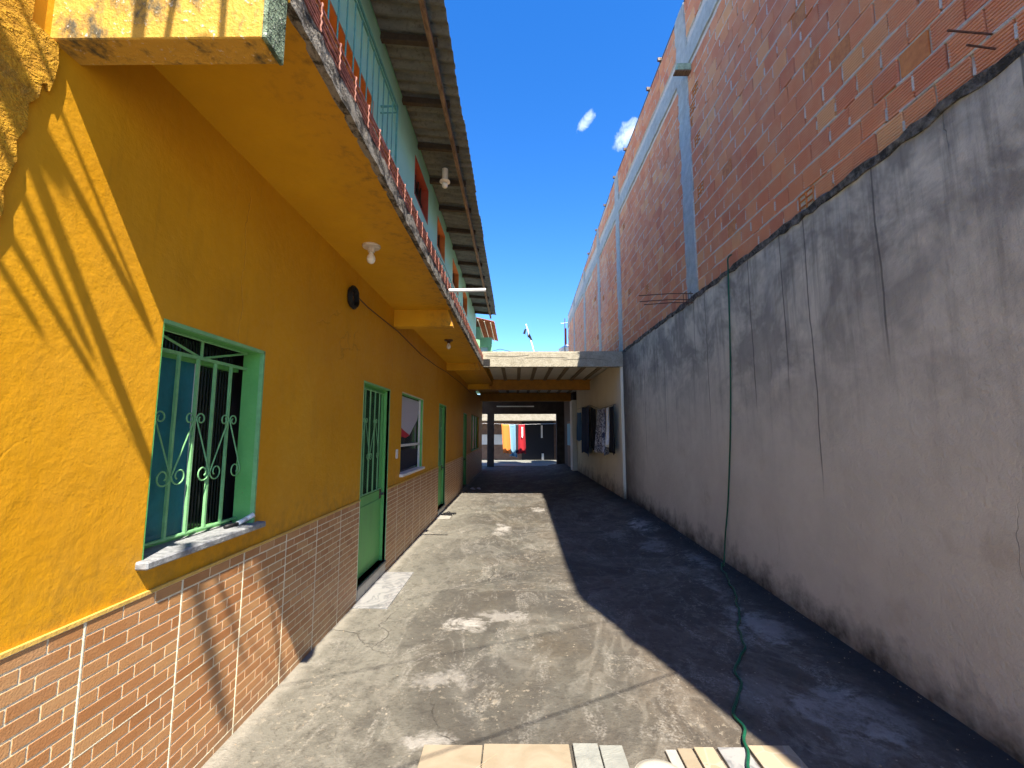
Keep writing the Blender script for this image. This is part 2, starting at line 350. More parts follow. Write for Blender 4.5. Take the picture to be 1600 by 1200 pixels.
M['fibre_cement'] = g.done(col, .95, g.bump(a, .004))
g = G('old_timber'); a = g.noise(9, 7, .7, g.scale(g.pos(), (4, .6, 4)))
M['timber'] = g.done(g.mix(g.mr(a, .35, .65), (.075, .050, .035), (.24, .165, .115)), .9, g.bump(a, .008))
plain('dark_timber', (.045, .036, .03), .9, .4, 20)
plain('orange_paint', (.52, .17, .045), .6, .15, 8)
plain('red_paint', (.30, .055, .035), .6, .2, 8)
plain('teal_iron', (.07, .26, .24), .45, .2, 20)
plain('cream_paint', (.62, .545, .385), .75, .08, 2.5)
g = G('cream_wall'); p = g.xyz()
foot = g.mr(g.math('SUBTRACT', p[2], g.math('MULTIPLY', g.noise(3.5, 7, .7), .9)), -.30, .10, 1, 0)
col = g.mix(g.mr(g.noise(1.6, 5), .3, .7), (.72, .64, .48), (.80, .73, .58))
M['cream_wall'] = g.done(g.mix(g.math('MULTIPLY', foot, .85), col, (.09, .075, .055)), .8, g.bump(g.noise(20, 5), .005))
g = G('lime_concrete'); a = g.noise(6, 8, .7); b = g.noise(34, 6, .7)
col = g.mix(g.mr(a, .36, .64), (.29, .265, .205), (.39, .36, .29)); col = g.mix(g.math('MULTIPLY', g.mr(b, .52, .68), .7), col, (.16, .145, .105))
M['lime_concrete'] = g.done(col, .95, g.bump(g.math('ADD', a, b), .014))
plain('black_mould', (.022, .021, .021), .95, .5, 20, bump=.01)
plain('foam_panel', (.74, .70, .60), .8, .08, 6)
plain('joist', (.27, .21, .14), .85, .2, 12)
plain('ochre_beam', (.44, .20, .03), .7, .2, 6)
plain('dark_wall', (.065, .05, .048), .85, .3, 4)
plain('brown_wall', (.16, .10, .075), .85, .25, 5)
plain('white_wall', (.62, .62, .62), .7, .06, 4)
plain('pvc', (.82, .82, .80), .35, .04, 20)
plain('black_rubber', (.012, .012, .013), .5, .3, 20)
plain('bulb_glass', (.80, .78, .72), .18, .03, 8, bump=.0002)
plain('porcelain', (.66, .58, .48), .4, .08, 12)
plain('brown_base', (.10, .05, .03), .5, .2, 12)
for nm, c in (('cloth_navy', (.014, .03, .10)), ('cloth_blue', (.06, .15, .32)), ('cloth_orange', (.78, .17, .035)), ('cloth_steel', (.14, .27, .38)), ('cloth_red', (.28, .014, .022)),
              ('cloth_black', (.012, .012, .016)), ('cloth_lilac', (.36, .36, .44)), ('cloth_scarlet', (.36, .02, .04)), ('cloth_dark', (.02, .02, .03)), ('cloth_white', (.7, .7, .7))):
    plain(nm, tuple(min(.8, v_*1.3) for v_ in c), .9, .12, 60)
g = G('cloth_pattern'); a = g.noise(14, 5, .7, None, 1.5)
M['cloth_pattern'] = g.done(g.mix(g.mr(a, .46, .54), (.50, .52, .60), (.05, .06, .12)), .9)
plain('clay_tile', (.40, .13, .055), .85, .3, 12)
plain('tank', (.60, .60, .58), .5, .06, 3)
plain('green_wall', (.19, .46, .27), .7, .1, 3)
plain('pale_blue', (.42, .62, .78), .7, .06, 3)
plain('ground_dirt', (.50, .44, .35), .95, .25, .4)
plain('stub_wood', (.27, .36, .27), .85, .3, 20)
plain('rail_dark', (.03, .03, .03), .5, .3, 20)

# ---------------------------------------------------------------- geometry helper
class MB:
    def __init__(s): s.v = []; s.f = []
    def box(s, x0, x1, y0, y1, z0, z1):
        k = len(s.v)
        s.v += [(x0, y0, z0), (x1, y0, z0), (x1, y1, z0), (x0, y1, z0), (x0, y0, z1), (x1, y0, z1), (x1, y1, z1), (x0, y1, z1)]
        s.f += [tuple(k+i for i in q) for q in ((0, 3, 2, 1), (4, 5, 6, 7), (0, 1, 5, 4), (1, 2, 6, 5), (2, 3, 7, 6), (3, 0, 4, 7))]
        return s
    def hexa(s, pts):
        k = len(s.v); s.v += [tuple(p) for p in pts]
        s.f += [tuple(k+i for i in q) for q in ((0, 3, 2, 1), (4, 5, 6, 7), (0, 1, 5, 4), (1, 2, 6, 5), (2, 3, 7, 6), (3, 0, 4, 7))]
        return s
    def quad(s, a, b, c, d):
        k = len(s.v); s.v += [tuple(a), tuple(b), tuple(c), tuple(d)]; s.f.append((k, k+1, k+2, k+3)); return s
    def tube(s, pts, r, n=6, closed=False, r1=None):
        pts = [Vector(p) for p in pts]; k = len(s.v); m = len(pts); up = None
        for i, p in enumerate(pts):
            if closed: t = pts[(i+1) % m]-pts[i-1]
            else: t = pts[min(i+1, m-1)]-pts[max(i-1, 0)]
            t.normalize()
            if up is None: up = t.cross(Vector((.31, .17, .93)));  up = up if up.length > .05 else t.cross(Vector((1, 0, 0)))
            up = (up - t*up.dot(t)).normalized(); sd_ = t.cross(up)
            rr = r if r1 is None else r+(r1-r)*i/(m-1)
            for j in range(n):
                a = 2*math.pi*j/n; s.v.append(tuple(p+(up*math.cos(a)+sd_*math.sin(a))*rr))
        for i in range(m if closed else m-1):
            for j in range(n):
                a, b = k+i*n+j, k+i*n+(j+1) % n; i2 = (i+1) % m
                s.f.append((a, b, k+i2*n+(j+1) % n, k+i2*n+j))
        if not closed:
            s.f.append(tuple(k+j for j in range(n))[::-1]); s.f.append(tuple(k+(m-1)*n+j for j in range(n)))
        return s
    def lathe(s, c, prof, n=20, axis=2):
        k = len(s.v)
        for (r, h) in prof:
            for j in range(n):
                a = 2*math.pi*j/n; q = [r*math.cos(a), r*math.sin(a), h]
                if axis == 0: q = [q[2], q[0], q[1]]
                s.v.append((c[0]+q[0], c[1]+q[1], c[2]+q[2]))
        for i in range(len(prof)-1):
            for j in range(n):
                s.f.append((k+i*n+j, k+i*n+(j+1) % n, k+(i+1)*n+(j+1) % n, k+(i+1)*n+j))
        s.f.append(tuple(k+j for j in range(n))[::-1]); s.f.append(tuple(k+(len(prof)-1)*n+j for j in range(n)))
        return s
    def prism(s, poly, axis, a, b):
        k = len(s.v); n = len(poly)
        for h in (a, b):
            for (u, v) in poly: s.v.append({0: (h, u, v), 1: (u, h, v), 2: (u, v, h)}[axis])
        s.f.append(tuple(k+i for i in range(n))[::-1]); s.f.append(tuple(k+n+i for i in range(n)))
        for i in range(n): j = (i+1) % n; s.f.append((k+i, k+j, k+n+j, k+n+i))
        return s
    def mesh(s, name, mat, smooth=False, bevel=0):
        me = bpy.data.meshes.new(name); me.from_pydata(s.v, [], s.f)
        bm = bmesh.new(); bm.from_mesh(me)
        bmesh.ops.recalc_face_normals(bm, faces=bm.faces)
        if bevel: bmesh.ops.bevel(bm, geom=bm.edges[:], offset=bevel, segments=1, affect='EDGES', clamp_overlap=True)
        bm.to_mesh(me); bm.free()
        me.materials.append(M[mat])
        if smooth:
            for q in me.polygons: q.use_smooth = True
        return me
    def build(s, name, mat, parent=None, smooth=False, bevel=0):
        return put(name, s.mesh(name, mat, smooth, bevel), parent)
def put(name, me, parent=None, loc=None):
    o = bpy.data.objects.new(name, me); COL.objects.link(o)
    if parent is not None: o.parent = parent
    if loc is not None: o.location = loc
    return o
def thing(name, label, cat, group=None):
    o = bpy.data.objects.new(name, None); COL.objects.link(o); o.empty_display_size = .1
    return tag(o, label, cat, group)
def tag(o, label, cat, group=None):
    o['label'] = label; o['category'] = cat
    if group: o['group'] = group
    return o
def struct(o): o['kind'] = 'structure'; return o
def box(x0, x1, y0, y1, z0, z1): return MB().box(x0, x1, y0, y1, z0, z1)
def wall_grid(plane_x, ylo, yhi, zlo, zhi, holes, depth):
    """face at x = plane_x with rectangular openings (y0, y1, z0, z1) and reveals running back by depth"""
    mb = MB(); ys = sorted({ylo, yhi, *[v for h_ in holes for v in h_[:2]]}); zs = sorted({zlo, zhi, *[v for h_ in holes for v in h_[2:4]]})
    for a, b in zip(ys, ys[1:]):
        for c, d in zip(zs, zs[1:]):
            if any(h_[0] <= (a+b)/2 <= h_[1] and h_[2] <= (c+d)/2 <= h_[3] for h_ in holes): continue
            mb.box(plane_x-depth, plane_x, a, b, c, d)
    return mb

L, R = 1.55, 2.487
def rise(x, y):
    a = max(0, min(1, (y-2.2)/6.2))**.7; b = max(0, min(1, (x-1.25)/1.2)); return .17*a*b*b*(3-2*b)

# ================================================================ SETTING
gm = MB(); gm.quad((-400, -400, -.06), (400, -400, -.06), (400, 400, -.06), (-400, 400, -.06))
struct(gm.build('ground', 'ground_dirt'))
fm = MB(); nx, ny = 44, 150
xs = [-1.62+4.16*i/nx for i in range(nx+1)]; ysf = [-4+26.2*j/ny for j in range(ny+1)]
for y in ysf:
    for x in xs:
        fm.v.append((x, y, rise(x, y)+.006*math.sin(x*2.1+y*.7)*math.sin(y*1.3)-.004 if x > -1.3 else rise(x, y)))
for j in range(ny):
    for i in range(nx):
        a = j*(nx+1)+i; fm.f.append((a, a+1, a+nx+2, a+nx+1))
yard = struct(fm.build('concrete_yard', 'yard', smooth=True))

# broken stone and tile pieces laid on the concrete
def piece(x0, x1, y0, y1, mat, z=.012, skew=0.0):
    o = MB().hexa([(x0, y0, -.01), (x1, y0, -.01), (x1+skew, y1, -.01), (x0+skew, y1, -.01), (x0, y0, z), (x1, y0, z), (x1+skew, y1, z), (x0+skew, y1, z)]).build('floor_tile', mat, yard, bevel=.002)
    return o
piece(-.48, -.175, 1.95, 2.465, 'beige_stone'); piece(-.168, .275, 1.95, 2.475, 'beige_stone')
piece(.295, .425, 2.2, 2.48, 'slate', .014); piece(.432, .55, 2.15, 2.465, 'slate', .015); piece(.295, .55, 1.9, 2.19, 'slate', .013)
piece(.765, .82, 2.30, 2.44, 'step_tile'); piece(.83, .905, 1.95, 2.45, 'beige_stone'); piece(.918, 1.02, 1.95, 2.46, 'mosaic_stone')
piece(1.04, 1.185, 1.95, 2.46, 'marble'); piece(1.205, 1.42, 1.95, 2.475, 'mosaic_stone')
# herringbone strips scored as thin set pieces on the beige tiles
for k in range(5):
    a = -.44+.055*k
    MB().hexa([(a, 2.0+.07*k, .0125), (a+.004, 2.0+.07*k, .0125), (a+.124, 2.12+.07*k, .0125), (a+.12, 2.12+.07*k, .0125),
               (a, 2.0+.07*k, .0138), (a+.004, 2.0+.07*k, .0138), (a+.124, 2.12+.07*k, .0138), (a+.12, 2.12+.07*k, .0138)]).build('tile_joint', 'mosaic_stone', yard)
piece(-1.535, -1.20, 4.26, 4.78, 'marble', .01); piece(-1.535, -1.20, 4.79, 5.31, 'marble', .01)
piece(-1.535, -1.27, 8.55, 9.1, 'step_tile', .01)

# ================================================================ HOUSE (left)
house = thing('two_storey_house', 'two-storey house, mustard yellow below with brick-pattern tiles, teal above under a corrugated eave', 'house')
W1 = (1.86, 2.635, 1.10, 2.125); D1 = (4.41, 5.32, .14, 2.15); W2 = (5.90, 7.25, 1.08, 2.18); D2 = (8.80, 9.65, .11, 2.22)
D3 = (12.9, 13.75, .05, 2.22); W3 = (15.2, 18.2, 1.03, 2.3)
wall_grid(-L, -3.0, 20.0, -.05, 3.19, [W1, D1, W2, D2, D3, W3], .125).build('ground_floor_wall', 'mustard', house)
# backing so that the rooms behind are closed
box(-2.6, -L-.30, -3.0, 20.0, -.05, 6.2).build('inner_wall', 'dark_wall', house)

# rough plaster layer with a broken edge near the beam
jag = [(-3.0, 1.0), (1.10, 1.0), (1.12, 1.25), (1.17, 1.5), (1.215, 1.7), (1.235, 1.95), (1.255, 2.1), (1.25, 2.2), (1.285, 2.28), (1.275, 2.36), (1.30, 2.46), (1.292, 2.52), (1.315, 2.58), (1.31, 2.66), (1.335, 2.70), (1.34, 2.755), (1.352, 2.765),
       (1.362, 2.745), (1.372, 2.79), (1.378, 2.86), (1.372, 2.925), (1.29, 2.93), (1.29, 3.19), (-3.0, 3.19)]
MB().prism([(y-.06, z) for (y, z) in jag], 0, -L-.01, -L+.016).build('plaster_layer', 'rough_mustard', house)

# wainscot: backing of grout, tile seams, brick-shaped tiles
TZ = .955; TS = .46
wains = thing_w = MB()
tile_spans = [(-1.13, W1[0]*0+D1[0]-.01), (D1[1]+.01, D2[0]-.01), (D2[1]+.01, D3[0]-.01), (D3[1]+.01, 20.0)]
for a, b in tile_spans: wains.box(-L-.01, -L+.006, a, b, -.04, TZ)
wains = wains.build('tile_wainscot', 'grout', house)
cap = MB()
for a, b in tile_spans: cap.box(-L-.005, -L+.012, a, b, TZ, TZ+.014)
cap.build('wainscot_cap', 'tile_cap', wains)
seam = MB()
for a, b in tile_spans:
    k = math.ceil((a-1.633)/TS)
    while 1.633+k*TS < b:
        y = 1.633+k*TS
        if y > a+.01: seam.box(-L, -L+.0085, y-.0024, y+.0024, -.03, TZ)
        k += 1
    seam.box(-L, -L+.0083, a, b, TZ-TS-.0015, TZ-TS+.0015); seam.box(-L, -L+.0083, a, b, TZ-2*TS-.002, TZ-2*TS+.002)
seam.build('tile_seam', 'tile_seam', wains)
RP = TS/9; BL = TS/3; J = .0040
cells = []
for a, b in tile_spans:
    for row in range(19):
        z1 = TZ-row*RP-J; z0 = max(TZ-(row+1)*RP+J, -.03)
        if z0 > z1-.01: continue
        k0 = math.floor((a-1.633)/TS); k1 = math.ceil((b-1.633)/TS)
        for k in range(k0, k1):
            base = 1.633+k*TS; off = (0, .5, .18, .68)[(row+k*2) % 4]
            cuts = [base+.004]+[base+(i+off)*BL for i in range(0, 4) if base+.03 < base+(i+off)*BL < base+TS-.03]+[base+TS-.004]
            for c0, c1 in zip(cuts, cuts[1:]):
                y0 = max(c0+J*.8, a); y1 = min(c1-J*.8, b)
                if y1-y0 > .012: cells.append((y0, y1, z0, z1))
def tile_v(mb, y0, y1, z0, z1, x0=-L+.004, x1=-L+.0078):
    k = len(mb.v); c = .0009
    mb.v += [(x0, y0, z0), (x0, y1, z0), (x0, y1, z1), (x0, y0, z1), (x1, y0+c, z0+c), (x1, y1-c, z0+c), (x1, y1-c, z1-c), (x1, y0+c, z1-c)]
    mb.f += [tuple(k+i for i in q) for q in ((4, 5, 6, 7), (0, 1, 5, 4), (1, 2, 6, 5), (2, 3, 7, 6), (3, 0, 4, 7))]
vis = sorted([c for c in cells if c[1] > 1.3 and not (c[0] < 2.3 and c[2] < 1.626-1200/680*.0-.52*(c[0]+0) and False)], key=lambda c: c[0])
def in_view(y, z):        # is a point of the wall inside the photograph's frame
    v = cam_inv @ Vector((-L, y, z)); return v.z < 0 and abs(v.x/-v.z)*FPX < 805 and abs(v.y/-v.z)*FPX < 605
cam_inv = (Matrix.Translation(cam.location) @ cam.rotation_euler.to_matrix().to_4x4()).inverted()
near = [c for c in vis if in_view((c[0]+c[1])/2, (c[2]+c[3])/2)][:300]; ns = set(near)
cache = {}
for c in near:
    key = (round(c[1]-c[0], 4), round(c[3]-c[2], 4))
    if key not in cache:
        mb = MB(); tile_v(mb, 0, key[0], 0, key[1], .004, .0078); cache[key] = mb.mesh('brick_tile', 'brick_tile')
    put('brick_tile', cache[key], wains, (-L, c[0], c[2]))
rest = MB()
for c in cells:
    if c not in ns: tile_v(rest, *c)
o = rest.build('brick_tile_field', 'brick_tile', wains); o['kind'] = 'stuff'

# --- iron scroll work
def spiral(cy, cz, r0, turns, a0, sgn, n=16):
    return [(cy+math.cos(a0+sgn*turns*2*math.pi*i/n)*r0*(1-.62*i/n), cz+math.sin(a0+sgn*turns*2*math.pi*i/n)*r0*(1-.62*i/n)) for i in range(n+1)]
def scroll_pair(x, yb, half, zt, zb, rt, rb, s):
    """one leaf: scroll at the top beside yb, diagonal, scroll at the bottom beside yb + s*half"""
    top = spiral(yb+s*(rt+.006), zt, rt, 1.15, math.pi if s > 0 else 0, -s)[::-1]
    bot = spiral(yb+s*(half-rb*1.0), zb, rb, 1.15, 0 if s > 0 else math.pi, -s)
    pts = top+bot
    return [(x, y, z) for y, z in pts]
def grille(parent, x, y0, y1, z0, z1, bars, zt, zb, rt, rb, transom=None, r=.0065, mat='green_bar'):
    gr = MB().tube([(x, y0, z0+.02), (x, y1, z0+.02)], r*1.2).build('grille_rail', mat, parent)
    MB().tube([(x, y0, z1-.012), (x, y1, z1-.012)], r*1.2).build('grille_rail', mat, parent)
    top = transom or z1
    for b in bars: MB().box(x-r, x+r, b-r, b+r, z0+.012, top).build('grille_bar', mat, parent)
    if transom:
        MB().box(x-r*1.1, x+r*1.1, y0, y1, transom, transom+.016).build('grille_rail', mat, parent)
        ym = (y0+y1)/2
        MB().tube([(x, y0, z1-.012), (x, ym, transom+.01)], r).build('grille_brace', mat, parent)
        MB().tube([(x, y1, z1-.012), (x, ym, transom+.01)], r).build('grille_brace', mat, parent)
        MB().tube([(x, ym, z1-.012), (x, ym, transom+.01)], r*1.2).build('grille_brace', mat, parent)
    d = bars[1]-bars[0]
    for i, b in enumerate(bars):
        if i % 2 == 0:
            for s in (-1, 1):
                if y0-.01 < b+s*d < y1+.01: MB().tube(scroll_pair(x+r*1.6, b, d*.98, zt, zb, rt, rb, s), r*.62, 5).build('scroll', mat, parent, smooth=True)

# --- window with scroll grille
wx = -L-.105
wi = MB()
wi.box(-L-.124, -L-.0, W1[1]-.006, W1[1]+.001, W1[2], W1[3]); wi.box(-L-.124, -L-.0, W1[0]-.001, W1[0]+.006, W1[2], W1[3]); wi.box(-L-.124, -L-.0, W1[0], W1[1], W1[3]-.008, W1[3]+.001)
win = wi.build('window', 'green_paint', house)
fr = MB()
for (a, b, c, d) in ((W1[0]-.0, W1[1]+.0, W1[3]-.014, W1[3]+.004), (W1[1]-.012, W1[1]+.003, W1[2], W1[3])): fr.box(-L-.02, -L+.003, a, b, c, d)
fr.build('frame', 'green_bar', win)
ym = 2.285
box(-L-.20, -L-.165, W1[0]+.006, ym, W1[2]+.02, 1.995).build('shutter', 'teal_panel', win)
box(-L-.20, -L-.150, ym, ym+.02, W1[2]+.02, 1.995).build('mullion', 'white_paint', win)
box(-L-.19, -L-.180, ym+.02, W1[1]-.006, W1[2]+.02, 1.995).build('pane', 'fluted_glass', win)
box(-L-.19, -L-.182, W1[0]+.006, W1[1]-.006, 2.02, W1[3]-.008).build('pane', 'fluted_glass', win)
box(-L-.20, -L-.15, W1[0]+.006, W1[1]-.006, 1.995, 2.02).build('transom', 'green_paint', win)
box(-L-.20, -L-.14, W1[0]+.006, W1[1]-.006, W1[2]+.0, W1[2]+.02).build('bottom_rail', 'green_paint', win)
grille(win, wx, W1[0]+.004, W1[1]-.004, W1[2]+.01, W1[3], [1.965+.131*k for k in range(5)], 1.70, 1.42, .032, .046, transom=2.008)
box(-L-.15, -L+.05, W1[0]-.03, W1[1]+.045, W1[2]-.03, W1[2]+.003).build('sill', 'sill_stone', win, bevel=.006)

# --- doors
def door(D, name_mat='green_paint', detail=True):
    y0, y1, z0, z1 = D; x = -L
    mb = MB(); mb.box(x-.124, x, y1-.006, y1+.001, z0, z1); mb.box(x-.124, x, y0-.001, y0+.006, z0, z1); mb.box(x-.124, x, y0, y1, z1-.008, z1+.001)
    d = mb.build('door', name_mat, house)
    MB().box(x-.03, x+.004, y0-.012, y0+.006, z0, z1+.012).box(x-.03, x+.004, y1-.006, y1+.012, z0, z1+.012).box(x-.0305, x+.0045, y0, y1, z1-.006, z1+.0125).build('frame', 'green_bar', d)
    zm = z0+.82
    lf = box(x-.10, x-.065, y0+.008, y1-.008, z0+.006, zm).build('leaf', 'green_paint', d, bevel=.003)
    box(x-.068, x-.058, y0+.06, y1-.06, z0+.09, zm-.10).build('leaf_panel', 'green_paint', d, bevel=.004)
    box(x-.098, x-.088, y0+.008, y1-.008, zm, z1-.01).build('pane', 'fluted_glass', d)
    MB().box(x-.11, x-.063, y0+.008, y0+.05, zm, z1-.01).box(x-.11, x-.063, y1-.05, y1-.008, zm, z1-.01).box(x-.111, x-.062, y0+.05, y1-.05, z1-.05, z1-.011).build('leaf_frame', 'green_paint', d)
    n = 4; bars = [y0+.05+(y1-y0-.1)*(k+1)/(n+1) for k in range(n)]
    grille(d, x-.055, y0+.05, y1-.05, zm, z1-.04, bars, zm+.80, zm+.42, .03, .042, r=.006)
    box(x-.06, x-.02, y1-.07, y1-.045, zm-.06, zm-.03).build('handle', 'dark_granite', d)
    box(x-.066, x-.056, y1-.085, y1-.035, zm-.10, zm+.02).build('lock_plate', 'rebar', d, bevel=.002)
    for hz in (z0+.18, zm-.18, z1-.3): MB().tube([(x-.062, y0+.012, hz), (x-.062, y0+.012, hz+.08)], .008, 8).build('hinge', 'rebar', d)
    box(x-.15, x+.018, y0-.01, y1+.01, z0-.028, z0).build('threshold', 'dark_granite', d, bevel=.003)
    k = 4
    for i in range(k): box(x-.01, x+.012, y0+(y1-y0)*i/k+.002, y0+(y1-y0)*(i+1)/k-.002, -.02, z0-.03).build('riser_tile', 'step_tile', d)
    return d
for D in (D1, D2, D3): door(D)

# --- second window, curtains behind the pane
y0, y1, z0, z1 = W2; x = -L
mb = MB(); mb.box(x-.124, x, y1-.006, y1+.001, z0, z1); mb.box(x-.124, x, y0-.001, y0+.006, z0, z1); mb.box(x-.124, x, y0, y1, z1-.008, z1+.001)
w2 = mb.build('window', 'green_paint', house)
MB().box(x-.02, x+.004, y0, y1, z1-.004, z1+.012).box(x-.0205, x+.0038, y1-.004, y1+.014, z0, z1).build('frame', 'cream_paint', w2)
box(x-.085, x-.078, y0+.006, y1-.006, z0, z1-.008).build('pane', 'dark_glass', w2)
def sheet(name, mat, parent, pts, x, th=.006, smooth=True):
    return MB().prism(pts, 0, x-th, x).build(name, mat, parent)
sheet('curtain', 'cloth_lilac', w2, [(y0+.01, 1.78), (y0+.35, 1.68), (y0+.75, 1.60), (y1-.12, 1.84), (y1-.02, 1.98), (y1-.02, 2.15), (y0+.01, 2.15)], x-.066)
sheet('curtain', 'cloth_scarlet', w2, [(y0+.01, 1.60), (y0+.5, 1.56), (y0+.75, 1.595), (y0+.35, 1.675), (y0+.01, 1.775)], x-.064)
sheet('curtain', 'cloth_dark', w2, [(y0+.01, 1.06+.04), (y1-.02, 1.12), (y1-.02, 1.38), (y0+.01, 1.40)], x-.067)
MB().box(x-.06, x-.035, y0+.006, y1-.006, 1.44, 1.475).box(x-.0605, x-.035, y1-.05, y1-.006, z0, 2.17).build('sash', 'white_paint', w2)
box(x-.13, x+.05, y0-.03, y1+.03, z0-.035, z0+.002).build('sill', 'white_paint', w2, bevel=.006)
# --- third window inside the passage
y0, y1, z0, z1 = W3
w3 = box(x-.11, x-.09, y0, y1, z0, z1).build('window', 'teal_panel', house)
for k in range(4): box(x-.09, x-.05, y0+(y1-y0-.06)*k/3, y0+(y1-y0-.06)*k/3+.06, z0, z1).build('mullion', 'green_paint', w3)
box(x-.1, x+.03, y0-.02, y1+.02, z0-.03, z0+.001).build('sill', 'green_paint', w3)
box(x, x+.012, 5.66, 5.74, 1.30, 1.42).build('switch', 'white_paint', house, bevel=.003)

# --- balcony slab, beams
def sx(y): return -.83+.0069*(y-1.3)
sl = MB(); sl.hexa([(-L-.02, 1.302, 3.19), (sx(1.3), 1.302, 3.19), (sx(16), 16, 3.19), (-L-.02, 16, 3.19), (-L-.02, 1.302, 3.27), (sx(1.3), 1.302, 3.27), (sx(16), 16, 3.27), (-L-.02, 16, 3.27)])
slab = sl.build('balcony_slab', 'soffit', house)
# rough cast edge of the slab, segment by segment with an uneven lip
eb = MB(); N = 150; rr = random.Random(3); prev = None
for i in range(N+1):
    y = 1.41+(10.0-1.41)*i/N; xo = sx(y)+.012+rr.uniform(-.004, .005); zb = 3.183+rr.uniform(-.005, .003); zt = 3.285+rr.uniform(-.006, .006)
    cur = [(sx(y)-.03, y, zb+.006), (xo, y, zb), (xo+.004, y, zt), (sx(y)-.05, y, zt)]
    if prev:
        for a in range(4): b = (a+1) % 4; eb.quad(prev[a], prev[b], cur[b], cur[a])
    prev = cur
eb.build('slab_edge', 'weathered', slab)
fb = box(-L-.02, -.842, 1.297, 1.405, 2.93, 3.38).build('front_beam', 'blotched', house, bevel=.004)
box(-.842, -.826, 1.294, 1.408, 2.926, 3.39).build('beam_end', 'mossy', fb, bevel=.004)
for (ya, zb) in ((5.40, 2.975), (9.62, 3.03), (13.9, 3.03)):
    bm_ = MB().hexa([(-L-.02, ya, zb), (-.80, ya, zb), (-.80, ya+.14, zb), (-L-.02, ya+.14, zb), (-L-.02, ya, 3.195), (-.86, ya, 3.195), (-.86, ya+.14, 3.195), (-L-.02, ya+.14, 3.195)])
    bm_.build('cross_beam', 'soffit', house, bevel=.004)
# ledge under the soffit along the wall
# --- drain pipe
MB().tube([(-1.0, 4.98, 3.30), (-.355, 5.0, 3.315)], .021, 12).build('drain_pipe', 'pvc', house, smooth=True)

# --- low rebar railing on the slab edge
rail = MB().tube([(sx(1.42)+.012, 1.42, 3.405), (sx(9.9)+.012, 9.9, 3.405)], .006, 6).build('railing', 'rail_iron', house)
for k in range(6):
    z = 3.285+.021*k; rr = random.Random(k)
    pts = [(sx(1.42+.3*i)+.012+rr.uniform(-.004, .004), 1.42+.3*i, z+rr.uniform(-.004, .004)) for i in range(29)]
    MB().tube(pts, .0068, 6).build('rail', 'rail_iron', rail)
y = 1.62
while y < 9.8:
    pts = [(sx(y)+.022+.0025*math.cos(i*1.9), y+.0025*math.sin(i*1.9), 3.275+.0125*i) for i in range(12)]
    MB().tube(pts, .0042, 5).build('post', 'post_iron', rail, smooth=True); y += .19

# --- upper floor
UW = [(2.7, 4.35, 4.35, 5.22), (6.27, 7.28, 5.27, 5.90), (8.2, 9.1, 5.30, 5.92), (10.3, 11.4, 5.30, 5.92), (12.4, 13.5, 5.30, 5.92)]
wall_grid(-L, 1.41, 16.6, 3.27, 6.17, UW, .10).build('upper_wall', 'teal', house)
for i, (a, b, c, d) in enumerate(UW):
    mt = 'red_paint' if i == 1 else 'orange_paint'
    mb = MB(); x0, x1 = -L-.16, -L+.004
    mb.box(x0, x1, b-.02, b+.004, c, d); mb.box(x0, x1, a-.004, a+.02, c, d); mb.box(x0, x1-.001, a+.02, b-.02, d-.02, d+.004); mb.box(x0, x1+.001, a-.002, b+.002, c-.004, c+.02)
    u = mb.build('upper_window', mt, house)
    box(-L-.155, -L-.14, a+.02, b-.02, c+.02, d-.02).build('pane', 'brown_wall' if i == 0 else 'dark_glass', u)
    for k in range(5): box(-L-.12, -L-.10, a+.02+(b-a-.04)*(k+.5)/5-.008, a+.02+(b-a-.04)*(k+.5)/5+.008, c+.02, d-.02).build('bar', 'dark_timber', u)
    if i: MB().box(-L-.125, -L-.095, a+.02, b-.02, (c+d)/2-.012, (c+d)/2+.012).build('rail', 'dark_timber', u)
# projecting iron guard round the first upper window
gx = -1.36
gd = MB().tube([(-L, 4.60, 5.36), (gx, 4.60, 5.36), (gx, 2.3, 5.36)], .014, 6).build('window_guard', 'teal_iron', house)
MB().tube([(-L, 4.60, 5.28), (gx, 4.60, 5.28), (gx, 2.3, 5.28)], .010, 6).build('guard_rail', 'teal_iron', gd)
MB().tube([(-L, 4.60, 4.1), (gx, 4.60, 4.1), (gx, 2.3, 4.1)], .012, 6).build('guard_rail', 'teal_iron', gd)
for yy in [2.35+.16*k for k in range(14)]: MB().tube([(gx, yy, 4.1), (gx, yy, 5.28)], .007, 5).build('guard_bar', 'teal_iron', gd)
MB().tube([(gx, 4.60, 4.1), (gx, 4.60, 5.36)], .012, 6).build('guard_bar', 'teal_iron', gd)

# --- corrugated eave
RY0, RY1 = 1.2, 16.3
def rz(xx): return 6.20-(xx+L)*.12
roof = box(-.985, -.93, RY0+.05, RY1-.03, 5.985, 6.055).build('roof', 'timber', house)   # long purlin carries the sheets
SW = .94; k = 0; yy = RY0
while yy < RY1-.05:
    y2 = min(yy+SW, RY1); n = 44; mb = MB(); nr = random.Random(k); dz = nr.uniform(-.004, .006); xo = -.75+nr.uniform(-.012, .012)
    for i in range(n+1):
        y = yy-.05+(y2-yy+.05)*i/n; zc = .022*math.cos(2*math.pi*(y-RY0)/.177)
        for xx in (-3.2, xo): mb.v.append((xx, y, rz(xx)+zc+dz+.045+(k % 2)*.004))
        for xx in (xo, -3.2): mb.v.append((xx, y, rz(xx)+zc+dz+.052+(k % 2)*.004))
    for i in range(n):
        q = 4*i
        for a in range(4): b = (a+1) % 4; mb.f.append((q+a, q+b, q+4+b, q+4+a))
    mb.f.append((0, 1, 2, 3)); mb.f.append((4*n, 4*n+1, 4*n+2, 4*n+3))
    mb.build('roof_sheet', 'fibre_cement', roof); yy = y2; k += 1
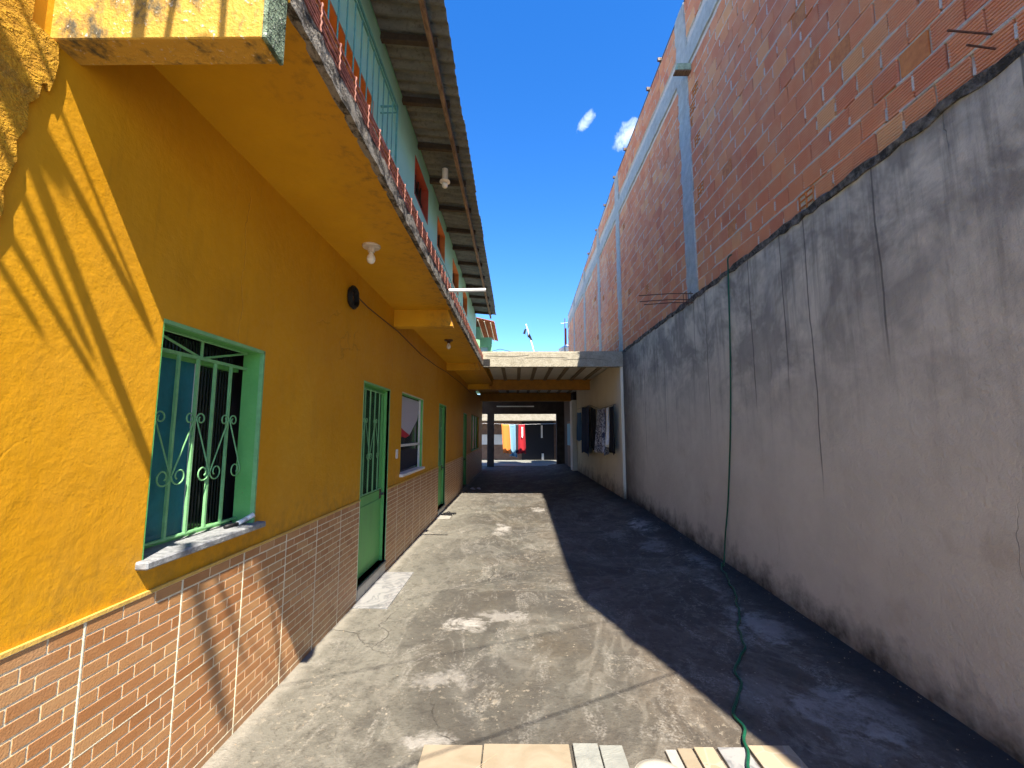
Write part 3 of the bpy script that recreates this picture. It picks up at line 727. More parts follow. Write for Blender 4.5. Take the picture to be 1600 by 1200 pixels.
for k in range(15):
    y = 2.62+.955*k
    if y > RY1-.1: break
    MB().hexa([(-L-.05, y-.035, rz(-L)-.075), (-.90, y-.035, rz(-.9)-.06), (-.90, y+.035, rz(-.9)-.06), (-L-.05, y+.035, rz(-L)-.075),
               (-L-.05, y-.035, rz(-L)+.018), (-.90, y-.035, rz(-.9)+.018), (-.90, y+.035, rz(-.9)+.018), (-L-.05, y+.035, rz(-L)+.018)]).build('rafter', 'dark_timber', roof, bevel=.004)
box(-L-.3, -L+.004, 1.2, 16.6, 6.171, 6.20).build('wall_plate', 'green_wall', roof)

# ================================================================ BOUNDARY WALL (right)
bw = thing('boundary_wall', 'tall boundary wall of bare hollow clay bricks above stained grey render', 'wall')
def end_y(z): return -1.2                   # the wall stops behind the camera
def top_z(y): return 8.45-.075*max(0, min(5.4, y)) if y < 10.5 else 8.045-(y-10.5)*.078
BY = 20.6
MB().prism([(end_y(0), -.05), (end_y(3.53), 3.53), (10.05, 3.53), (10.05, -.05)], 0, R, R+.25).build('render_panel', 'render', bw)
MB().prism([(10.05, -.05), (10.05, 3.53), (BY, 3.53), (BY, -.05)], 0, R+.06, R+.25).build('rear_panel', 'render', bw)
MB().prism([(end_y(3.531), 3.531), (end_y(8.05), 8.45), (0, 8.45), (5.4, 8.045), (10.5, 8.045), (BY, top_z(BY)), (BY, 3.531)], 0, R+.047, R+.25).build('mortar_bed', 'mortar', bw)
# mouldy ledge between render and brickwork, uneven
lb = MB(); prev = None; rr = random.Random(11)
for i in range(121):
    y = -1.2+(10.02+1.2)*i/120; xo = R-.018+rr.uniform(-.007, .006); zt = 3.555+rr.uniform(-.012, .018); zb = 3.47+rr.uniform(-.02, .012)
    cur = [(R+.02, y, zb), (xo+.008, y, zb+.006), (xo, y, zt-.03), (R+.05, y, zt+.012)]
    if prev:
        for a in range(3): lb.quad(prev[a], prev[a+1], cur[a+1], cur[a])
    prev = cur
lb.build('ledge', 'ledge', bw)
# concrete posts and ring beam, ragged sides
PIL = [(5.84, 6.20), (10.08, 10.42), (12.6, 12.92), (15.35, 15.65), (18.2, 18.5)]
for (a, b) in PIL:
    mb = MB(); prev = None; rr = random.Random(int(a*10)); zt = top_z((a+b)/2)-.02
    n = 40; z0 = 3.50
    for i in range(n+1):
        z = z0+(zt-z0)*i/n; ya = a+rr.uniform(-.025, .02); yb = b+rr.uniform(-.02, .025); xf = R+.012+rr.uniform(-.006, .006)
        cur = [(R+.08, ya-.01, z), (xf+.006, ya, z), (xf, (a+b)/2, z), (xf+.006, yb, z), (R+.08, yb+.01, z)]
        if prev:
            for q in range(4): mb.quad(prev[q], prev[q+1], cur[q+1], cur[q])
        prev = cur
    mb.build('concrete_post', 'pale_concrete', bw)
RB0, RB1 = 6.97, 7.27
mb = MB(); prev = None; rr = random.Random(5); n = 160
for i in range(n+1):
    y = -1.2+(BY+1.2)*i/n; drop = 0 if y < 10.5 else (y-10.5)*.03
    xf = R+.020+rr.uniform(-.005, .005); za = RB0-drop+rr.uniform(-.015, .015); zb = RB1-drop+rr.uniform(-.015, .015)
    cur = [(R+.08, y, za-.01), (xf, y, za), (xf-.004, y, (za+zb)/2), (xf, y, zb), (R+.08, y, zb+.01)]
    if prev:
        for q in range(4): mb.quad(prev[q], prev[q+1], cur[q+1], cur[q])
    prev = cur
mb.build('ring_beam', 'pale_concrete', bw)
# bricks
BRL, BRH = .195, .168; PL, PH = .213, .186
def brick_mesh(length, height, ribs=True, mat='clay', hollow=False):
    mb = MB(); D = .07
    if hollow:                              # laid with its six holes facing out
        t_ = .011; yb = [0, t_, (length-t_*.6)/2, (length+t_*.6)/2, length-t_, length]; zb = [0, t_]
        for i_ in range(1, 3): zb += [height*i_/3-t_*.3, height*i_/3+t_*.3]
        zb += [height-t_, height]
        for i_ in range(5):
            for j_ in range(len(zb)-1):
                if i_ % 2 == 1 and j_ % 2 == 1: mb.box(.045, D, yb[i_], yb[i_+1], zb[j_], zb[j_+1])
                else: mb.box(0, D, yb[i_], yb[i_+1], zb[j_], zb[j_+1])
        return mb
    if ribs:
        pr = [(D, 0), (0.002, 0.0)]; m = 8
        for i in range(m):
            a = height*i/m; b = height*(i+1)/m
            if i: pr += [(.010, a+.0010), (0.0, a+.0058)]
            else: pr += [(0, a+.003)]
            pr += [(0.0, b-.0042)]
        pr += [(.002, height), (D, height)]
    else: pr = [(D, 0), (0, 0), (0, height), (D, height)]
    n = len(pr)
    for yv in (0, length):
        for (px, pz) in pr: mb.v.append((px, yv, pz))
    for i in range(n-1): mb.f.append((i, i+1, n+i+1, n+i))
    mb.f.append(tuple(range(n))); mb.f.append(tuple(range(n, 2*n))[::-1])
    return mb
spots = []; rr = random.Random(21); row = 0; z = 3.545
while z+BRH < 8.46:
    if not (z+BRH > RB0-.0 and z < RB1):
        off = (row % 2)*PL*.5+rr.uniform(-.02, .02); y = -1.6+off
        while y < BY-.2:
            wv = BRL+rr.uniform(-.008, .004)
            seg = [(y, y+wv)]
            for (a, b) in PIL:
                ns2 = []
                for (c, d) in seg:
                    if d < a or c > b: ns2.append((c, d))
                    else:
                        if c < a-.04: ns2.append((c, a-.012))
                        if d > b+.04: ns2.append((b+.012, d))
                seg = ns2
            for (c, d) in seg:
                drop = 0 if c < 10.5 else (c-10.5)*.03
                if c > end_y(z)+.03 and z+BRH < top_z(d)+.005 and not (z+BRH > RB0-drop and z < RB1-drop):
                    u = rr.random(); kind = 'clay'
                    dx = rr.uniform(-.006, .003)
                    if u < .012: kind = 'hollow'; dx = .002
                    elif u < .03: kind = 'fired'; dx = .002+rr.uniform(0, .004)
                    spots.append((c, d, z+rr.uniform(-.005, .005), R+.030+dx, kind, rr.uniform(-.012, .012), rr.uniform(-.012, .012)))
            y += PL
    else:
        z += RB1-RB0-.02 if z < RB0 and z+BRH > RB0 and False else 0
    row += 1; z += PH
def view_px(c):
    v = cam_inv @ Vector((R, (c[0]+c[1])/2, c[2]+.07))
    if v.z >= 0: return None
    return (800+FPX*v.x/-v.z, 600-FPX*v.y/-v.z, -v.z)
inv, oth = [], []
for s_ in spots:
    q = view_px(s_)
    if q and -15 < q[0] < 1615 and -15 < q[1] < 1215: inv.append((q[2], s_))
    else: oth.append(s_)
inv.sort(key=lambda t: t[0])
cache = {}
for _, s_ in inv[:300]:
    key = (round(s_[1]-s_[0], 2), s_[4])
    if key not in cache: cache[key] = brick_mesh(key[0], BRH, s_[4] == 'clay', hollow=s_[4] == 'hollow').mesh('brick', 'clay' if s_[4] == 'clay' else 'fired_clay')
    o = put('brick', cache[key], bw, (s_[3], s_[0], s_[2])); o.rotation_euler = (s_[5]*.8, 0, s_[6]*.5)
tmpl = {}
f1, f2 = MB(), MB()
for s_ in [t[1] for t in inv[300:]]+oth:
    far_ = s_[0] > 11.5; src = brick_mesh(s_[1]-s_[0], BRH, s_[4] == 'clay' and not far_, hollow=s_[4] == 'hollow')
    tgt = f1 if s_[4] == 'clay' else f2; k = len(tgt.v)
    tgt.v += [(a+s_[3], b+s_[0], c+s_[2]+b*s_[5]*.8) for (a, b, c) in src.v]; tgt.f += [tuple(k+i for i in q) for q in src.f]
for fm_, mt in ((f1, 'clay'), (f2, 'fired_clay')):
    o = fm_.build('brick_field', mt, bw); o['kind'] = 'stuff'
# mortar smears squeezed out at random joints
sm = MB(); rr = random.Random(9)
for s_ in spots:
    if s_[0] < 12 and rr.random() < .7:
        y = s_[1]+rr.uniform(.002, .012); z0 = s_[2]+rr.uniform(0, .05); h_ = rr.uniform(.06, .12); x0 = R+.028+rr.uniform(-.004, .006)
        sm.hexa([(x0, y-.006, z0), (x0+.05, y-.008, z0), (x0+.05, y+.008, z0), (x0, y+.008, z0+.004), (x0+.003, y-.008, z0+h_), (x0+.05, y-.006, z0+h_), (x0+.05, y+.008, z0+h_), (x0+.002, y+.005, z0+h_)])
o = sm.build('mortar_smear', 'mortar', bw); o['kind'] = 'stuff'
# bed joints struck between the courses, a little uneven
bj = MB(); rr = random.Random(31); z = 3.545
while z+PH < 8.46:
    zc = z+BRH+(PH-BRH)/2
    if not (RB0-.03 < zc < RB1+.03):
        prev = None
        for i in range(190):
            y = -1.19+.11*i; xf = R+.0285+rr.uniform(-.003, .006); hh_ = .011+rr.uniform(-.003, .004); dz = rr.uniform(-.003, .003)
            if y > 19.6 or zc > top_z(y)-.05: break
            cur = [(R+.05, y, zc-hh_+dz), (xf+.003, y, zc-hh_*.8+dz), (xf, y, zc+dz), (xf+.003, y, zc+hh_*.8+dz), (R+.05, y, zc+hh_+dz)]
            if prev and rr.random() > .05:
                for q in range(4): bj.quad(prev[q], prev[q+1], cur[q+1], cur[q])
            prev = cur
    z += PH
o = bj.build('bed_joint', 'mortar', bw); o['kind'] = 'stuff'
# clips along the top of the wall
for k, y in enumerate((6.9, 7.55, 9.3, 10.4, 11.6, 12.9, 14.4)):
    zt = top_z(y); MB().box(R+.02, R+.09, y-.03, y+.03, zt-.01, zt+.05).box(R-.02, R+.03, y-.02, y+.02, zt+.0, zt+.06).build('top_bracket', 'brown_base', bw, bevel=.004)
MB().tube([(R+.05, -1.1, 8.46), (R+.05, 0, 8.46), (R+.05, 5.4, 8.06), (R+.05, 10.5, 8.06), (R+.05, BY, top_z(BY)+.02)], .014, 6).build('top_cable', 'brown_base', bw)
# starter bars left in the post foot, and at the raked end
for (zz, yy, ln_) in ((3.585, 5.98, .74), (3.51, 6.02, .72), (3.445, 5.95, .68)):
    MB().tube([(R+.04, yy, zz), (R-.3, yy+.01, zz+.004), (R-ln_, yy+.03, zz-.02)], .0065, 6).build('starter_bar', 'rebar', bw)
MB().tube([(R-.10, 5.94, 3.43), (R-.10, 5.94, 3.60), (R-.10, 6.04, 3.60), (R-.10, 6.04, 3.43)], .004, 5, True).build('stirrup', 'rebar', bw)
MB().tube([(R-.03, 5.94, 3.43), (R-.03, 5.94, 3.60), (R-.03, 6.04, 3.60), (R-.03, 6.04, 3.43)], .004, 5, True).build('stirrup', 'rebar', bw)
for (zz, ex) in ((3.72, .22), (3.635, .13)): MB().tube([(R+.05, 2.10, zz), (R-ex, 2.08, zz+.006)], .006, 6).build('starter_bar', 'rebar', bw)
box(R-.17, R+.03, 5.70, 5.80, 6.80, 6.90).build('timber_stub', 'stub_wood', bw, bevel=.003)
MB().box(R-.20, R+.03, 5.70, 5.80, 6.78, 6.795).build('timber_stub', 'timber', bw)

# ================================================================ COVERED PASSAGE
cp = thing('covered_passage', 'covered passage roof of ribbed slab on ochre beams behind a weathered concrete fascia', 'passage roof')
CY = 10.0
box(-.765, R+.055, CY, CY+.14, 3.16, 3.50).build('fascia', 'lime_concrete', cp, bevel=.006)
for k in range(3):
    MB().tube([(-.7+.9*k, CY-.004, 3.42-.05*k), (-.1+.9*k, CY-.005, 3.40-.02*k), (.3+.9*k, CY-.004, 3.43-.06*k)], .003, 4).build('render_crack', 'black_mould', cp)
box(-.765, -.60, CY-.006, CY, 3.18, 3.34).build('mould_patch', 'black_mould', cp)
box(-L, R+.05, CY+.14, 19.4, 3.43, 3.55).build('slab', 'lime_concrete', cp)
x = -.72; k = 0
while x < R-.1:
    box(x, min(x+.33, R+.04), CY+.14, 19.4, 3.385, 3.43).build('infill_panel', 'foam_panel', cp)
    if x+.33 < R: box(x+.33, min(x+.43, R+.04), CY+.14, 19.4, 3.35, 3.43).build('joist', 'joist', cp)
    x += .43
box(-L, -.72, CY+.14, 19.4, 3.36, 3.43).build('side_strip', 'soffit', cp)
for (ya, zb, mt) in ((14.2, 3.05, 'ochre_beam'), (18.9, 3.02, 'ochre_beam')):
    box(-L, R+.03, ya, ya+.2, zb, 3.384).build('cross_beam', mt, cp, bevel=.006)
# rear end: lintel, column, opening to the washing yard
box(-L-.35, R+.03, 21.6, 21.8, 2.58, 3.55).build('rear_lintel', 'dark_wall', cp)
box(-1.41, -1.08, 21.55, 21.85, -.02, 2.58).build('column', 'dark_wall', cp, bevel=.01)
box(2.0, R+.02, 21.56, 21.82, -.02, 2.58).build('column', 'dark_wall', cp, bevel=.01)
MB().tube([(-.95, 21.55, 2.95), (.9, 21.55, 2.95)], .03, 8).build('lamp_tube', 'pvc', cp)
box(-L, R+.03, 19.4, 21.8, 3.43, 3.55).build('slab', 'lime_concrete', cp)
# cream side wall of the passage
cw = thing('cream_side_wall', 'cream painted side wall with mould along its foot under the passage roof', 'wall')
box(R-.06, R+.05, 10.03, 17.4, -.03, 3.34).build('wall_face', 'cream_wall', cw, bevel=.012)
box(R-.24, R+.05, 17.4, 18.1, -.03, 2.95).build('pier', 'white_wall', cw, bevel=.01)
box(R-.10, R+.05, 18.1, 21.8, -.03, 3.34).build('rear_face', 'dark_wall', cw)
dd = box(R-.125, R-.10, 18.7, 20.1, .15, 2.15).build('door', 'brown_wall', cw)
box(R-.14, R-.125, 18.8, 20.0, 1.1, 2.05).build('door_pane', 'cloth_steel', dd)

# washing yard behind the passage
ry = struct(box(-3.0, 3.2, 21.8, 28, -.02, .03).build('washing_yard_floor', 'slate'))
rw = thing('rear_wall', 'dark rear wall with a white band and lime-washed top with an added shading overhang behind the washing', 'wall')
box(-4.0, 4.0, 26.6, 26.8, 0, 2.35).build('wall_face', 'brown_wall', rw)
box(-4.0, .2, 26.56, 26.6, .95, 1.55).build('white_band', 'white_wall', rw)
box(-4.0, 4.0, 24.9, 26.9, 2.352, 2.75).build('wall_top_overhang', 'lime_concrete', rw)  # top carried forward as an added overhang that shades gate and wall face
box(.35, 2.3, 26.50, 26.58, .03, 2.34).build('gate', 'cloth_black', rw)
box(1.52, 1.62, 26.47, 26.50, 1.35, 2.1).build('gate_slit', 'white_wall', rw); box(1.55, 1.68, 26.47, 26.50, .05, .42).build('gate_slit', 'white_wall', rw)
sw = thing('yard_side_wall', 'pale side wall closing the washing yard', 'wall')
box(2.95, 3.1, 21.85, 26.5, 0, 2.35).build('wall_face', 'white_wall', sw)

# ================================================================ LAUNDRY
def cloth(name, mat, label, a, b, h, folds, amp, seed, group=None, flare=0.0, skew=0.0):
    a, b = Vector(a), Vector(b); d = (b-a); ln_ = d.length; t = d.normalized(); nrm = Vector((-t.y, t.x, 0)); rr = random.Random(seed)
    ph = rr.uniform(0, 6); n, m = 34, 16; mb = MB()
    for j in range(m+1):
        v = j/m
        for i in range(n+1):
            u = i/n; wv = math.sin(u*folds*6.28+ph+.6*math.sin(v*3+seed))*amp*(.25+.75*v)+math.sin(u*folds*14.1+ph*2)*amp*.25*v
            hem = .03*math.sin(u*5+ph)+.02*math.sin(u*13+ph)
            p_ = a+t*(ln_*(.5+(u-.5)*(1+flare*v))+skew*v)+nrm*wv+Vector((0, 0, -h*v-(hem*v)-.02*math.sin(u*math.pi)))
            mb.v.append(tuple(p_))
    for j in range(m):
        for i in range(n): q = j*(n+1)+i; mb.f.append((q, q+1, q+n+2, q+n+1))
    o = mb.build(name, mat, None, smooth=True); md = o.modifiers.new('thickness', 'SOLIDIFY'); md.thickness = .006
    return tag(o, label, 'laundry', group)
XL = R-.17
tag(MB().tube([(XL, 10.12, 2.30), (XL, 12.0, 2.29), (XL, 13.6, 2.50), (XL, 16.5, 2.53)], .005, 5).build('clothes_line', 'black_rubber'), 'thin clothes line strung along the cream side wall', 'clothes line')
cloth('towel', 'cloth_navy', 'navy blue towel hanging on the line by the cream wall', (XL, 13.75, 2.50), (XL, 15.2, 2.52), 1.55, 1.2, .05, 3)
cloth('towel', 'cloth_blue', 'lighter blue cloth hanging beside the navy towel', (XL-.03, 15.25, 2.36), (XL-.03, 16.3, 2.40), 1.0, 1.4, .04, 5)
cloth('shirt', 'cloth_black', 'black garment hanging between the navy towel and patterned clothes', (XL, 12.75, 2.33), (XL, 13.3, 2.42), 1.2, 1.5, .06, 6)
cloth('dress', 'cloth_pattern', 'grey and navy patterned dress hanging in folds on the line', (XL, 11.35, 2.28), (XL, 12.35, 2.30), 1.18, 3.0, .08, 7, flare=.25)
cloth('shirt', 'cloth_white', 'white shirt hanging between the patterned dress and the dark trousers', (XL, 10.90, 2.28), (XL, 11.2, 2.28), .95, 1.6, .05, 17)
cloth('trousers', 'cloth_black', 'dark trousers at the fascia end of the clothes line', (XL, 10.25, 2.29), (XL, 10.85, 2.28), 1.12, 1.5, .04, 8)
YL = 23.7
tag(MB().tube([(-2.00, YL, 2.17), (0.21, YL, 2.10), (2.74, YL, 2.16)], .006, 5).build('clothes_line', 'pvc'), 'clothes line crossing the washing yard behind the column', 'clothes line')
cloth('towel', 'cloth_orange', 'orange towel hanging in the washing yard', (-0.78, YL, 2.13), (-0.35, YL, 2.11), 1.55, 1.2, .04, 11, skew=.10)
cloth('towel', 'cloth_steel', 'steel blue towel hanging next to the orange one', (-0.42, YL+.07, 2.11), (-0.02, YL+.07, 2.10), 1.72, 1.5, .04, 12, skew=.10)
cloth('trousers', 'cloth_dark', 'narrow dark trousers hanging between the blue towel and red dress', (0.00, YL, 2.10), (0.13, YL, 2.10), 1.5, .6, .03, 14)
cloth('dress', 'cloth_red', 'dark red dress hanging in the washing yard', (0.15, YL, 2.10), (0.48, YL, 2.11), 1.55, 1.4, .05, 13, flare=.4)
cloth('shirt', 'cloth_white', 'narrow white strip of cloth in front of the red dress', (0.31, YL-.06, 1.97), (0.39, YL-.06, 1.97), .55, .5, .02, 15)

# ================================================================ SMALL THINGS
def bulb(x, y, z, label, base_mat):
    t = thing('ceiling_bulb', label, 'light bulb', 'bare bulbs on the soffit')
    MB().lathe((x, y, z), [(.075, 0), (.075, -.008), (.068, -.018), (.03, -.022), (.028, -.055), (.02, -.06)], 24).build('socket', base_mat, t, smooth=False)
    MB().lathe((x, y, z), [(.016, -.055), (.018, -.07), (.030, -.09), (.036, -.112), (.034, -.13), (.024, -.148), (.008, -.156)], 20).build('bulb', 'bulb_glass', t, smooth=True)
bulb(-1.21, 3.49, 3.19, 'bare bulb on a cream round base under the soffit, before the middle beam', 'porcelain')
bulb(-1.13, 7.2, 3.19, 'bare bulb on a dark brown base under the soffit, past the middle beam', 'brown_base')
bulb(-1.23, 12.3, 3.36, 'bare bulb on a dark base inside the covered passage', 'brown_base')
t = thing('eave_lamp', 'white lamp with a round base under the corrugated eave', 'lamp')
MB().lathe((-1.2, 6.94, 5.86), [(.05, .23), (.05, .03), (.085, .02), (.09, 0), (.05, -.01)], 16).build('base', 'white_paint', t)
MB().lathe((-1.2, 6.94, 5.86), [(.03, -.005), (.05, -.05), (.045, -.09), (.01, -.11)], 16).build('bulb', 'bulb_glass', t, smooth=True)

t = thing('cable_coil', 'coil of black cable hung on the yellow wall', 'cable coil')
rr = random.Random(4)
for k in range(5):
    ry_, rz_ = .088+rr.uniform(-.012, .012), .098+rr.uniform(-.012, .012)
    pts = [(-L+.02+.012*k*.7+rr.uniform(-.003, .003), 3.93+math.cos(a)*ry_, 2.885+math.sin(a)*rz_) for a in [2*math.pi*i/28 for i in range(28)]]
    MB().tube(pts, .0105, 6, True).build('loop', 'black_rubber', t, smooth=True)
pts = [(-L+.012, 4.0, 2.95), (-L+.01, 4.4, 2.93), (-L+.01, 5.38, 2.945), (-L+.01, 5.6, 2.95), (-L+.01, 7.0, 2.90), (-L+.01, 8.3, 2.92), (-L+.01, 9.6, 2.98), (-L+.01, 12.0, 3.02), (-L+.01, 15, 3.0)]
tag(MB().tube(pts, .006, 6).build('wall_cable', 'brown_base'), 'thin dark cable running along the yellow wall below the soffit', 'cable')
pts = [(-L+.02, 4.7, 4.9), (-L+.02, 6.0, 4.98), (-L+.02, 7.5, 5.05), (-L+.02, 9.0, 5.2), (-L+.02, 12, 5.2), (-L+.02, 15.5, 5.1)]
tag(MB().tube(pts, .006, 5).build('wall_cable', 'rail_dark'), 'dark cable sagging across the teal upper wall', 'cable')

hose = [(R+.06, 4.88, 3.70), (R-.012, 4.89, 3.66), (R-.018, 4.9, 3.5), (R-.014, 4.95, 2.8), (R-.014, 5.04, 1.85), (R-.016, 5.2, .9), (R-.03, 5.3, .42), (R-.08, 5.26, .12), (2.35, 5.19, 0), (2.25, 4.85, 0), (2.15, 4.52, 0), (2.0, 4.13, 0), (1.87, 3.88, 0), (1.775, 3.64, 0), (1.70, 3.48, 0), (1.62, 3.35, 0),
        (1.53, 3.24, 0), (1.47, 3.1, 0), (1.41, 2.96, 0), (1.32, 2.83, 0), (1.27, 2.72, 0), (1.25, 2.62, 0), (1.215, 2.54, 0), (1.185, 2.46, .006), (1.14, 2.32, .012), (1.10, 2.15, .012), (1.0, 1.8, 0), (.7, 1.4, 0)]
def smooth_path(ps, sub=5):
    ps = [Vector(p_) for p_ in ps]; out = []
    for i in range(len(ps)-1):
        p0, p1, p2, p3 = ps[max(i-1, 0)], ps[i], ps[i+1], ps[min(i+2, len(ps)-1)]
        for k in range(sub):
            u = k/sub; out.append(.5*((2*p1)+(p2-p0)*u+(2*p0-5*p1+4*p2-p3)*u*u+(3*p1-p0-3*p2+p3)*u**3))
    out.append(ps[-1]); return out
hp = [Vector((p_.x+((.010*math.sin(p_.y*13)+.008*math.sin(p_.y*29+1)) if p_.z < .05 else 0), p_.y, p_.z+(rise(p_.x, p_.y)+.010 if p_.z < .05 else 0))) for p_ in smooth_path(hose)]
tag(MB().tube(hp, .0088, 8).build('garden_hose', 'hose_green', smooth=True), 'green garden hose hanging down the grey render and trailing over the concrete', 'hose')

t = thing('plastic_tub', 'round cream-white plastic tub beside the slate pieces', 'tub')
MB().lathe((.65, 2.145, .0), [(.105, 0), (.117, .085), (.114, .09), (.085, .098), (.04, .102), (.004, .103)], 40).build('body', 'plastic_white', t, smooth=True)
MB().lathe((.65, 2.145, .0), [(.117, .072), (.123, .075), (.123, .085), (.116, .089)], 40).build('rim', 'plastic_white', t, smooth=True)

t = thing('white_tap', 'small white plastic tap lying on the grey window sill', 'tap')
MB().tube([(-L-.03, 2.53, W1[2]+.018), (-L-.02, 2.60, W1[2]+.03)], .013, 10).build('body', 'pvc', t, smooth=True)
MB().tube([(-L-.035, 2.585, W1[2]+.02), (-L+.005, 2.625, W1[2]+.05)], .015, 10).build('spout', 'pvc', t, smooth=True)
MB().tube([(-L-.05, 2.45, W1[2]+.014), (-L-.03, 2.53, W1[2]+.016)], .010, 8).build('stem', 'black_rubber', t, smooth=True)

def sandal(x, y, rot, label, mat='black_rubber'):
    t = thing('flip_flop', label, 'sandal', 'flip-flops on the yard floor'); t.location = (x, y, .014); t.rotation_euler = (0, 0, rot)
    out = [(.045*math.cos(a)*(1.0 if math.sin(a) > 0 else .82)*(1-.12*math.cos(2*a)), .13*math.sin(a)) for a in [2*math.pi*i/20 for i in range(20)]]
    MB().prism(out, 2, 0, .018).build('sole', mat, t)
    MB().tube([(-.036, -.01, .016), (-.02, .03, .045), (0, .07, .02)], .006, 6).build('strap', mat, t); MB().tube([(.036, -.01, .016), (.02, .03, .045), (0, .07, .02)], .006, 6).build('strap', mat, t)
sandal(-1.38, 8.86, 1.3, 'dark flip-flop lying in the sun on the pale tile by the second door')
sandal(-1.33, 9.0, 1.7, 'dark flip-flop lying just past its pair by the second door')
sandal(-1.25, 12.9, .6, 'pale flip-flop lying in the passage shade by the third door', 'cloth_lilac'); sandal(-1.08, 12.95, .4, 'pale flip-flop farther from the wall in the passage shade', 'cloth_lilac')

gb = MB(); rr = random.Random(77)
for i in range(300):
    u = rr.random()
    if u < .45: x_, y_ = R-.03-abs(rr.gauss(0, .10)), rr.uniform(1.8, 10)
    elif u < .6: x_, y_ = -L+.03+abs(rr.gauss(0, .08)), rr.uniform(1.8, 10)
    else: x_, y_ = rr.uniform(-1.4, 2.4), rr.uniform(1.9, 10)
    z_ = rise(x_, y_)-.004; r_ = rr.uniform(.002, .0075); k = len(gb.v)
    for j in range(6):
        a = [(1, 0, 0), (-.8, .2, 0), (0, 1, 0), (.1, -.9, 0), (0, 0, .8), (0, 0, -.6)][j]; gb.v.append((x_+a[0]*r_*rr.uniform(.6, 1.2), y_+a[1]*r_*rr.uniform(.6, 1.2), z_+.004+a[2]*r_*rr.uniform(.6, 1.2)))
    gb.f += [tuple(k+i_ for i_ in q) for q in ((0, 2, 4), (2, 1, 4), (1, 3, 4), (3, 0, 4), (2, 0, 5), (1, 2, 5), (3, 1, 5), (0, 3, 5))]
o = gb.build('grit', 'joist'); o['kind'] = 'stuff'; o['label'] = 'grit and crumbs of mortar strewn over the concrete'; o['category'] = 'grit'

# --- things above the passage roof
t = thing('flagpole', 'thin white pole with a small black and white flag leaning on the passage roof', 'flagpole')
MB().tube([(1.0, 16, 3.54), (.68, 16, 4.66), (.38, 16, 5.70)], .028, 8).build('pole', 'pvc', t)
fl = MB(); n = 8
for i in range(n+1):
    for j in range(2): fl.v.append((.44-.16*0+(.02+.18*i/n)*(1 if True else 0)-.02, 16-.03+.03*math.sin(i*1.1), 5.5-.05*i+(-.28 if j else 0)+.03*i*j))
for i in range(n): fl.f.append((2*i, 2*i+1, 2*i+3, 2*i+2))
o = fl.build('flag', 'cloth_black', t); md = o.modifiers.new('thickness', 'SOLIDIFY'); md.thickness = .006
MB().hexa([(.36, 15.96, 5.30), (.27, 15.96, 5.33), (.27, 15.965, 5.33), (.36, 15.965, 5.30), (.40, 15.96, 5.52), (.33, 15.96, 5.50), (.33, 15.965, 5.50), (.40, 15.965, 5.52)]).build('flag_corner', 'cloth_black', t)
t = thing('water_tank', 'pale round water tank behind the end of the brick wall', 'water tank')
MB().lathe((2.85, 21.6, 0), [(.62, 3.55), (.62, 4.55)], 24).build('stand', 'brown_wall', t)
MB().lathe((2.85, 21.6, 0), [(.56, 4.56), (.68, 5.75), (.70, 5.78), (.70, 5.84), (.40, 6.0), (.10, 6.04)], 32).build('tank', 'tank', t, smooth=False)
t = thing('antenna_mast', 'thin rusty mast with a small crossbar rising behind the brick wall', 'antenna')
MB().tube([(2.36, 20.8, 3.55), (2.40, 20.8, 7.2)], .02, 6).build('mast', 'brown_base', t); MB().tube([(2.2, 20.8, 6.95), (2.55, 20.8, 7.0)], .012, 6).build('crossbar', 'pvc', t)
MB().box(2.38, 2.47, 20.74, 20.86, 5.9, 6.7).build('casing', 'red_paint', t)

# --- wing behind the house: green parapet and clay-tile eave
t = thing('rear_wing', 'green rear wing with a clay-tile eave behind the corrugated roof', 'building')
box(-3.0, -1.46, 17.4, 21.4, 3.56, 5.95).build('wall', 'green_wall', t)
pp = MB().box(-1.46, -1.0, 17.9, 18.1, 5.22, 5.62).box(-1.16, -1.0, 17.901, 18.099, 3.56, 5.22).build('parapet', 'green_wall', t)
box(-1.46, -1.16, 18.0, 18.05, 3.56, 5.22).build('blue_panel', 'pale_blue', t)
rf = MB().hexa([(-2.6, 16.9, 6.45), (-.86, 16.9, 6.03), (-.86, 20.4, 6.03), (-2.6, 20.4, 6.45), (-2.6, 16.9, 6.47), (-.86, 16.9, 6.05), (-.86, 20.4, 6.05), (-2.6, 20.4, 6.47)]).build('roof_deck', 'clay_tile', t)
for k in range(14):
    for j in range(5):
        y = 16.95+.25*k; xa = -.84-.17*j; za = 6.035+.041*j
        MB().hexa([(xa-.16, y, za-.03+.04), (xa, y, za-.045), (xa, y+.21, za-.045), (xa-.16, y+.21, za+.01), (xa-.16, y, za+.03), (xa, y, za-.02), (xa, y+.21, za-.02), (xa-.16, y+.21, za+.03)]).build('roof_tile', 'clay_tile', rf)
for j in range(3): MB().tube([(-1.0-.25*j, 16.85, 5.97+.06*j), (-1.0-.25*j, 20.4, 5.97+.06*j)], .02, 5).build('batten', 'porcelain', rf)
tag(MB().tube([(-1.0, 18, 5.05), (-.6, 16.5, 4.85), (.1, 15, 4.4), (1.6, 14, 3.8), (2.45, 13, 3.75)], .010, 5).build('overhead_cable', 'rail_dark'), 'black cable dropping from the green wing to the passage roof', 'cable')

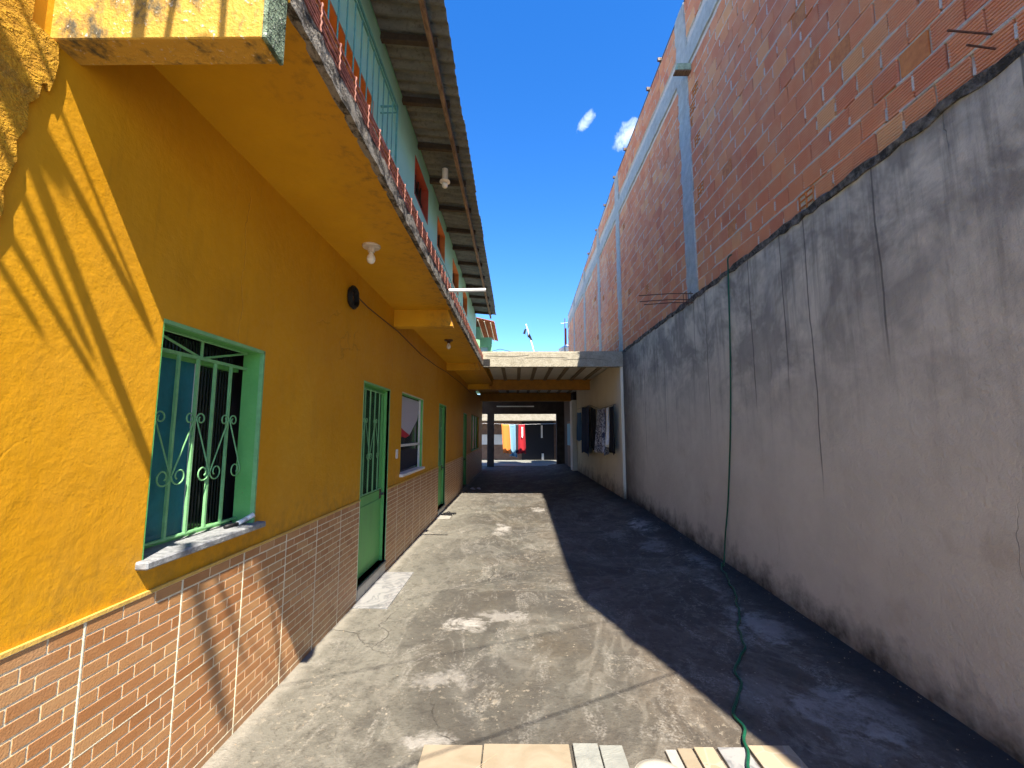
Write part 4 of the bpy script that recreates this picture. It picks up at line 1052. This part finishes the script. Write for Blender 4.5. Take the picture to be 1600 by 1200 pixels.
# ================================================================ BEHIND THE CAMERA (throws the shadows seen on wall and floor)
def back(y, z, xp):                      # where a shadow point on the wall face comes from, in the plane x = xp
    s_ = (xp+L)/.226; return (xp, y-.68*s_, z+s_)
t = thing('shadow_railing', 'unseen dark railing bars added to throw slanting shadows on the yellow wall', 'railing')  # bars added out of view, each projected back from a wanted wall shadow
XP = -1.15
for (a, b, r_) in (((1.12, 3.06), (1.76, 2.13), .009), ((1.05, 2.92), (1.78, 2.08), .016), ((1.16, 2.72), (1.92, 1.38), .022), ((1.02, 2.80), (1.53, 1.95), .014), ((.95, 2.62), (1.55, 1.86), .013), ((.8, 2.9), (1.30, 2.60), .04), ((1.0, 2.45), (1.36, 1.98), .012)):
    p0, p1 = back(*a, XP), back(*b, XP); MB().tube([p0, p1], r_, 8).build('bar', 'rail_dark', t)
for (a, b, r_) in (((2.10, 1.15), (2.48, .12), .030), ((2.36, .86), (2.62, .34), .014), ((2.50, 1.10), (2.86, .62), .016), ((2.86, .62), (3.08, .0), .014), ((2.20, 1.12), (2.86, .62), .010)):
    p0, p1 = back(*a, -.55), back(*b, -.55); MB().tube([p0, p1], r_, 8).build('bar', 'rail_dark', t)
for (xa, xb, r_) in ((-1.265, -1.255, .022), (-1.10, -1.16, .013), (-.985, -.975, .012)):
    s_ = 1.25; MB().tube([(xa+.226*s_, 1.297-.68*s_, 3.75+s_), (xb+.226*s_, 1.297-.68*s_, 2.90+s_)], r_, 8).build('bar', 'rail_dark', t)  # further added bars, set to streak the front beam face with shade
for i, (a, b) in enumerate((((-.23, 2.50), (.96, 3.12)), ((-1.31, 3.10), (.68, 3.95)), ((-1.16, 4.43), (.55, 5.71)))):
    s_ = (3.0, 4.2, 5.5)[i]; a, b = Vector((a[0]+.226*s_, a[1]-.68*s_, s_)), Vector((b[0]+.226*s_, b[1]-.68*s_, s_)); d_ = (b-a)
    tag(MB().tube([a-d_*.8, a, b, b+d_*.5], .006 if i == 0 else .0045, 5).build('overhead_wire', 'rail_dark'), ('lowest', 'middle', 'highest')[i]+' black wire strung over the yard between house and brick wall', 'wire', 'wires over the yard')
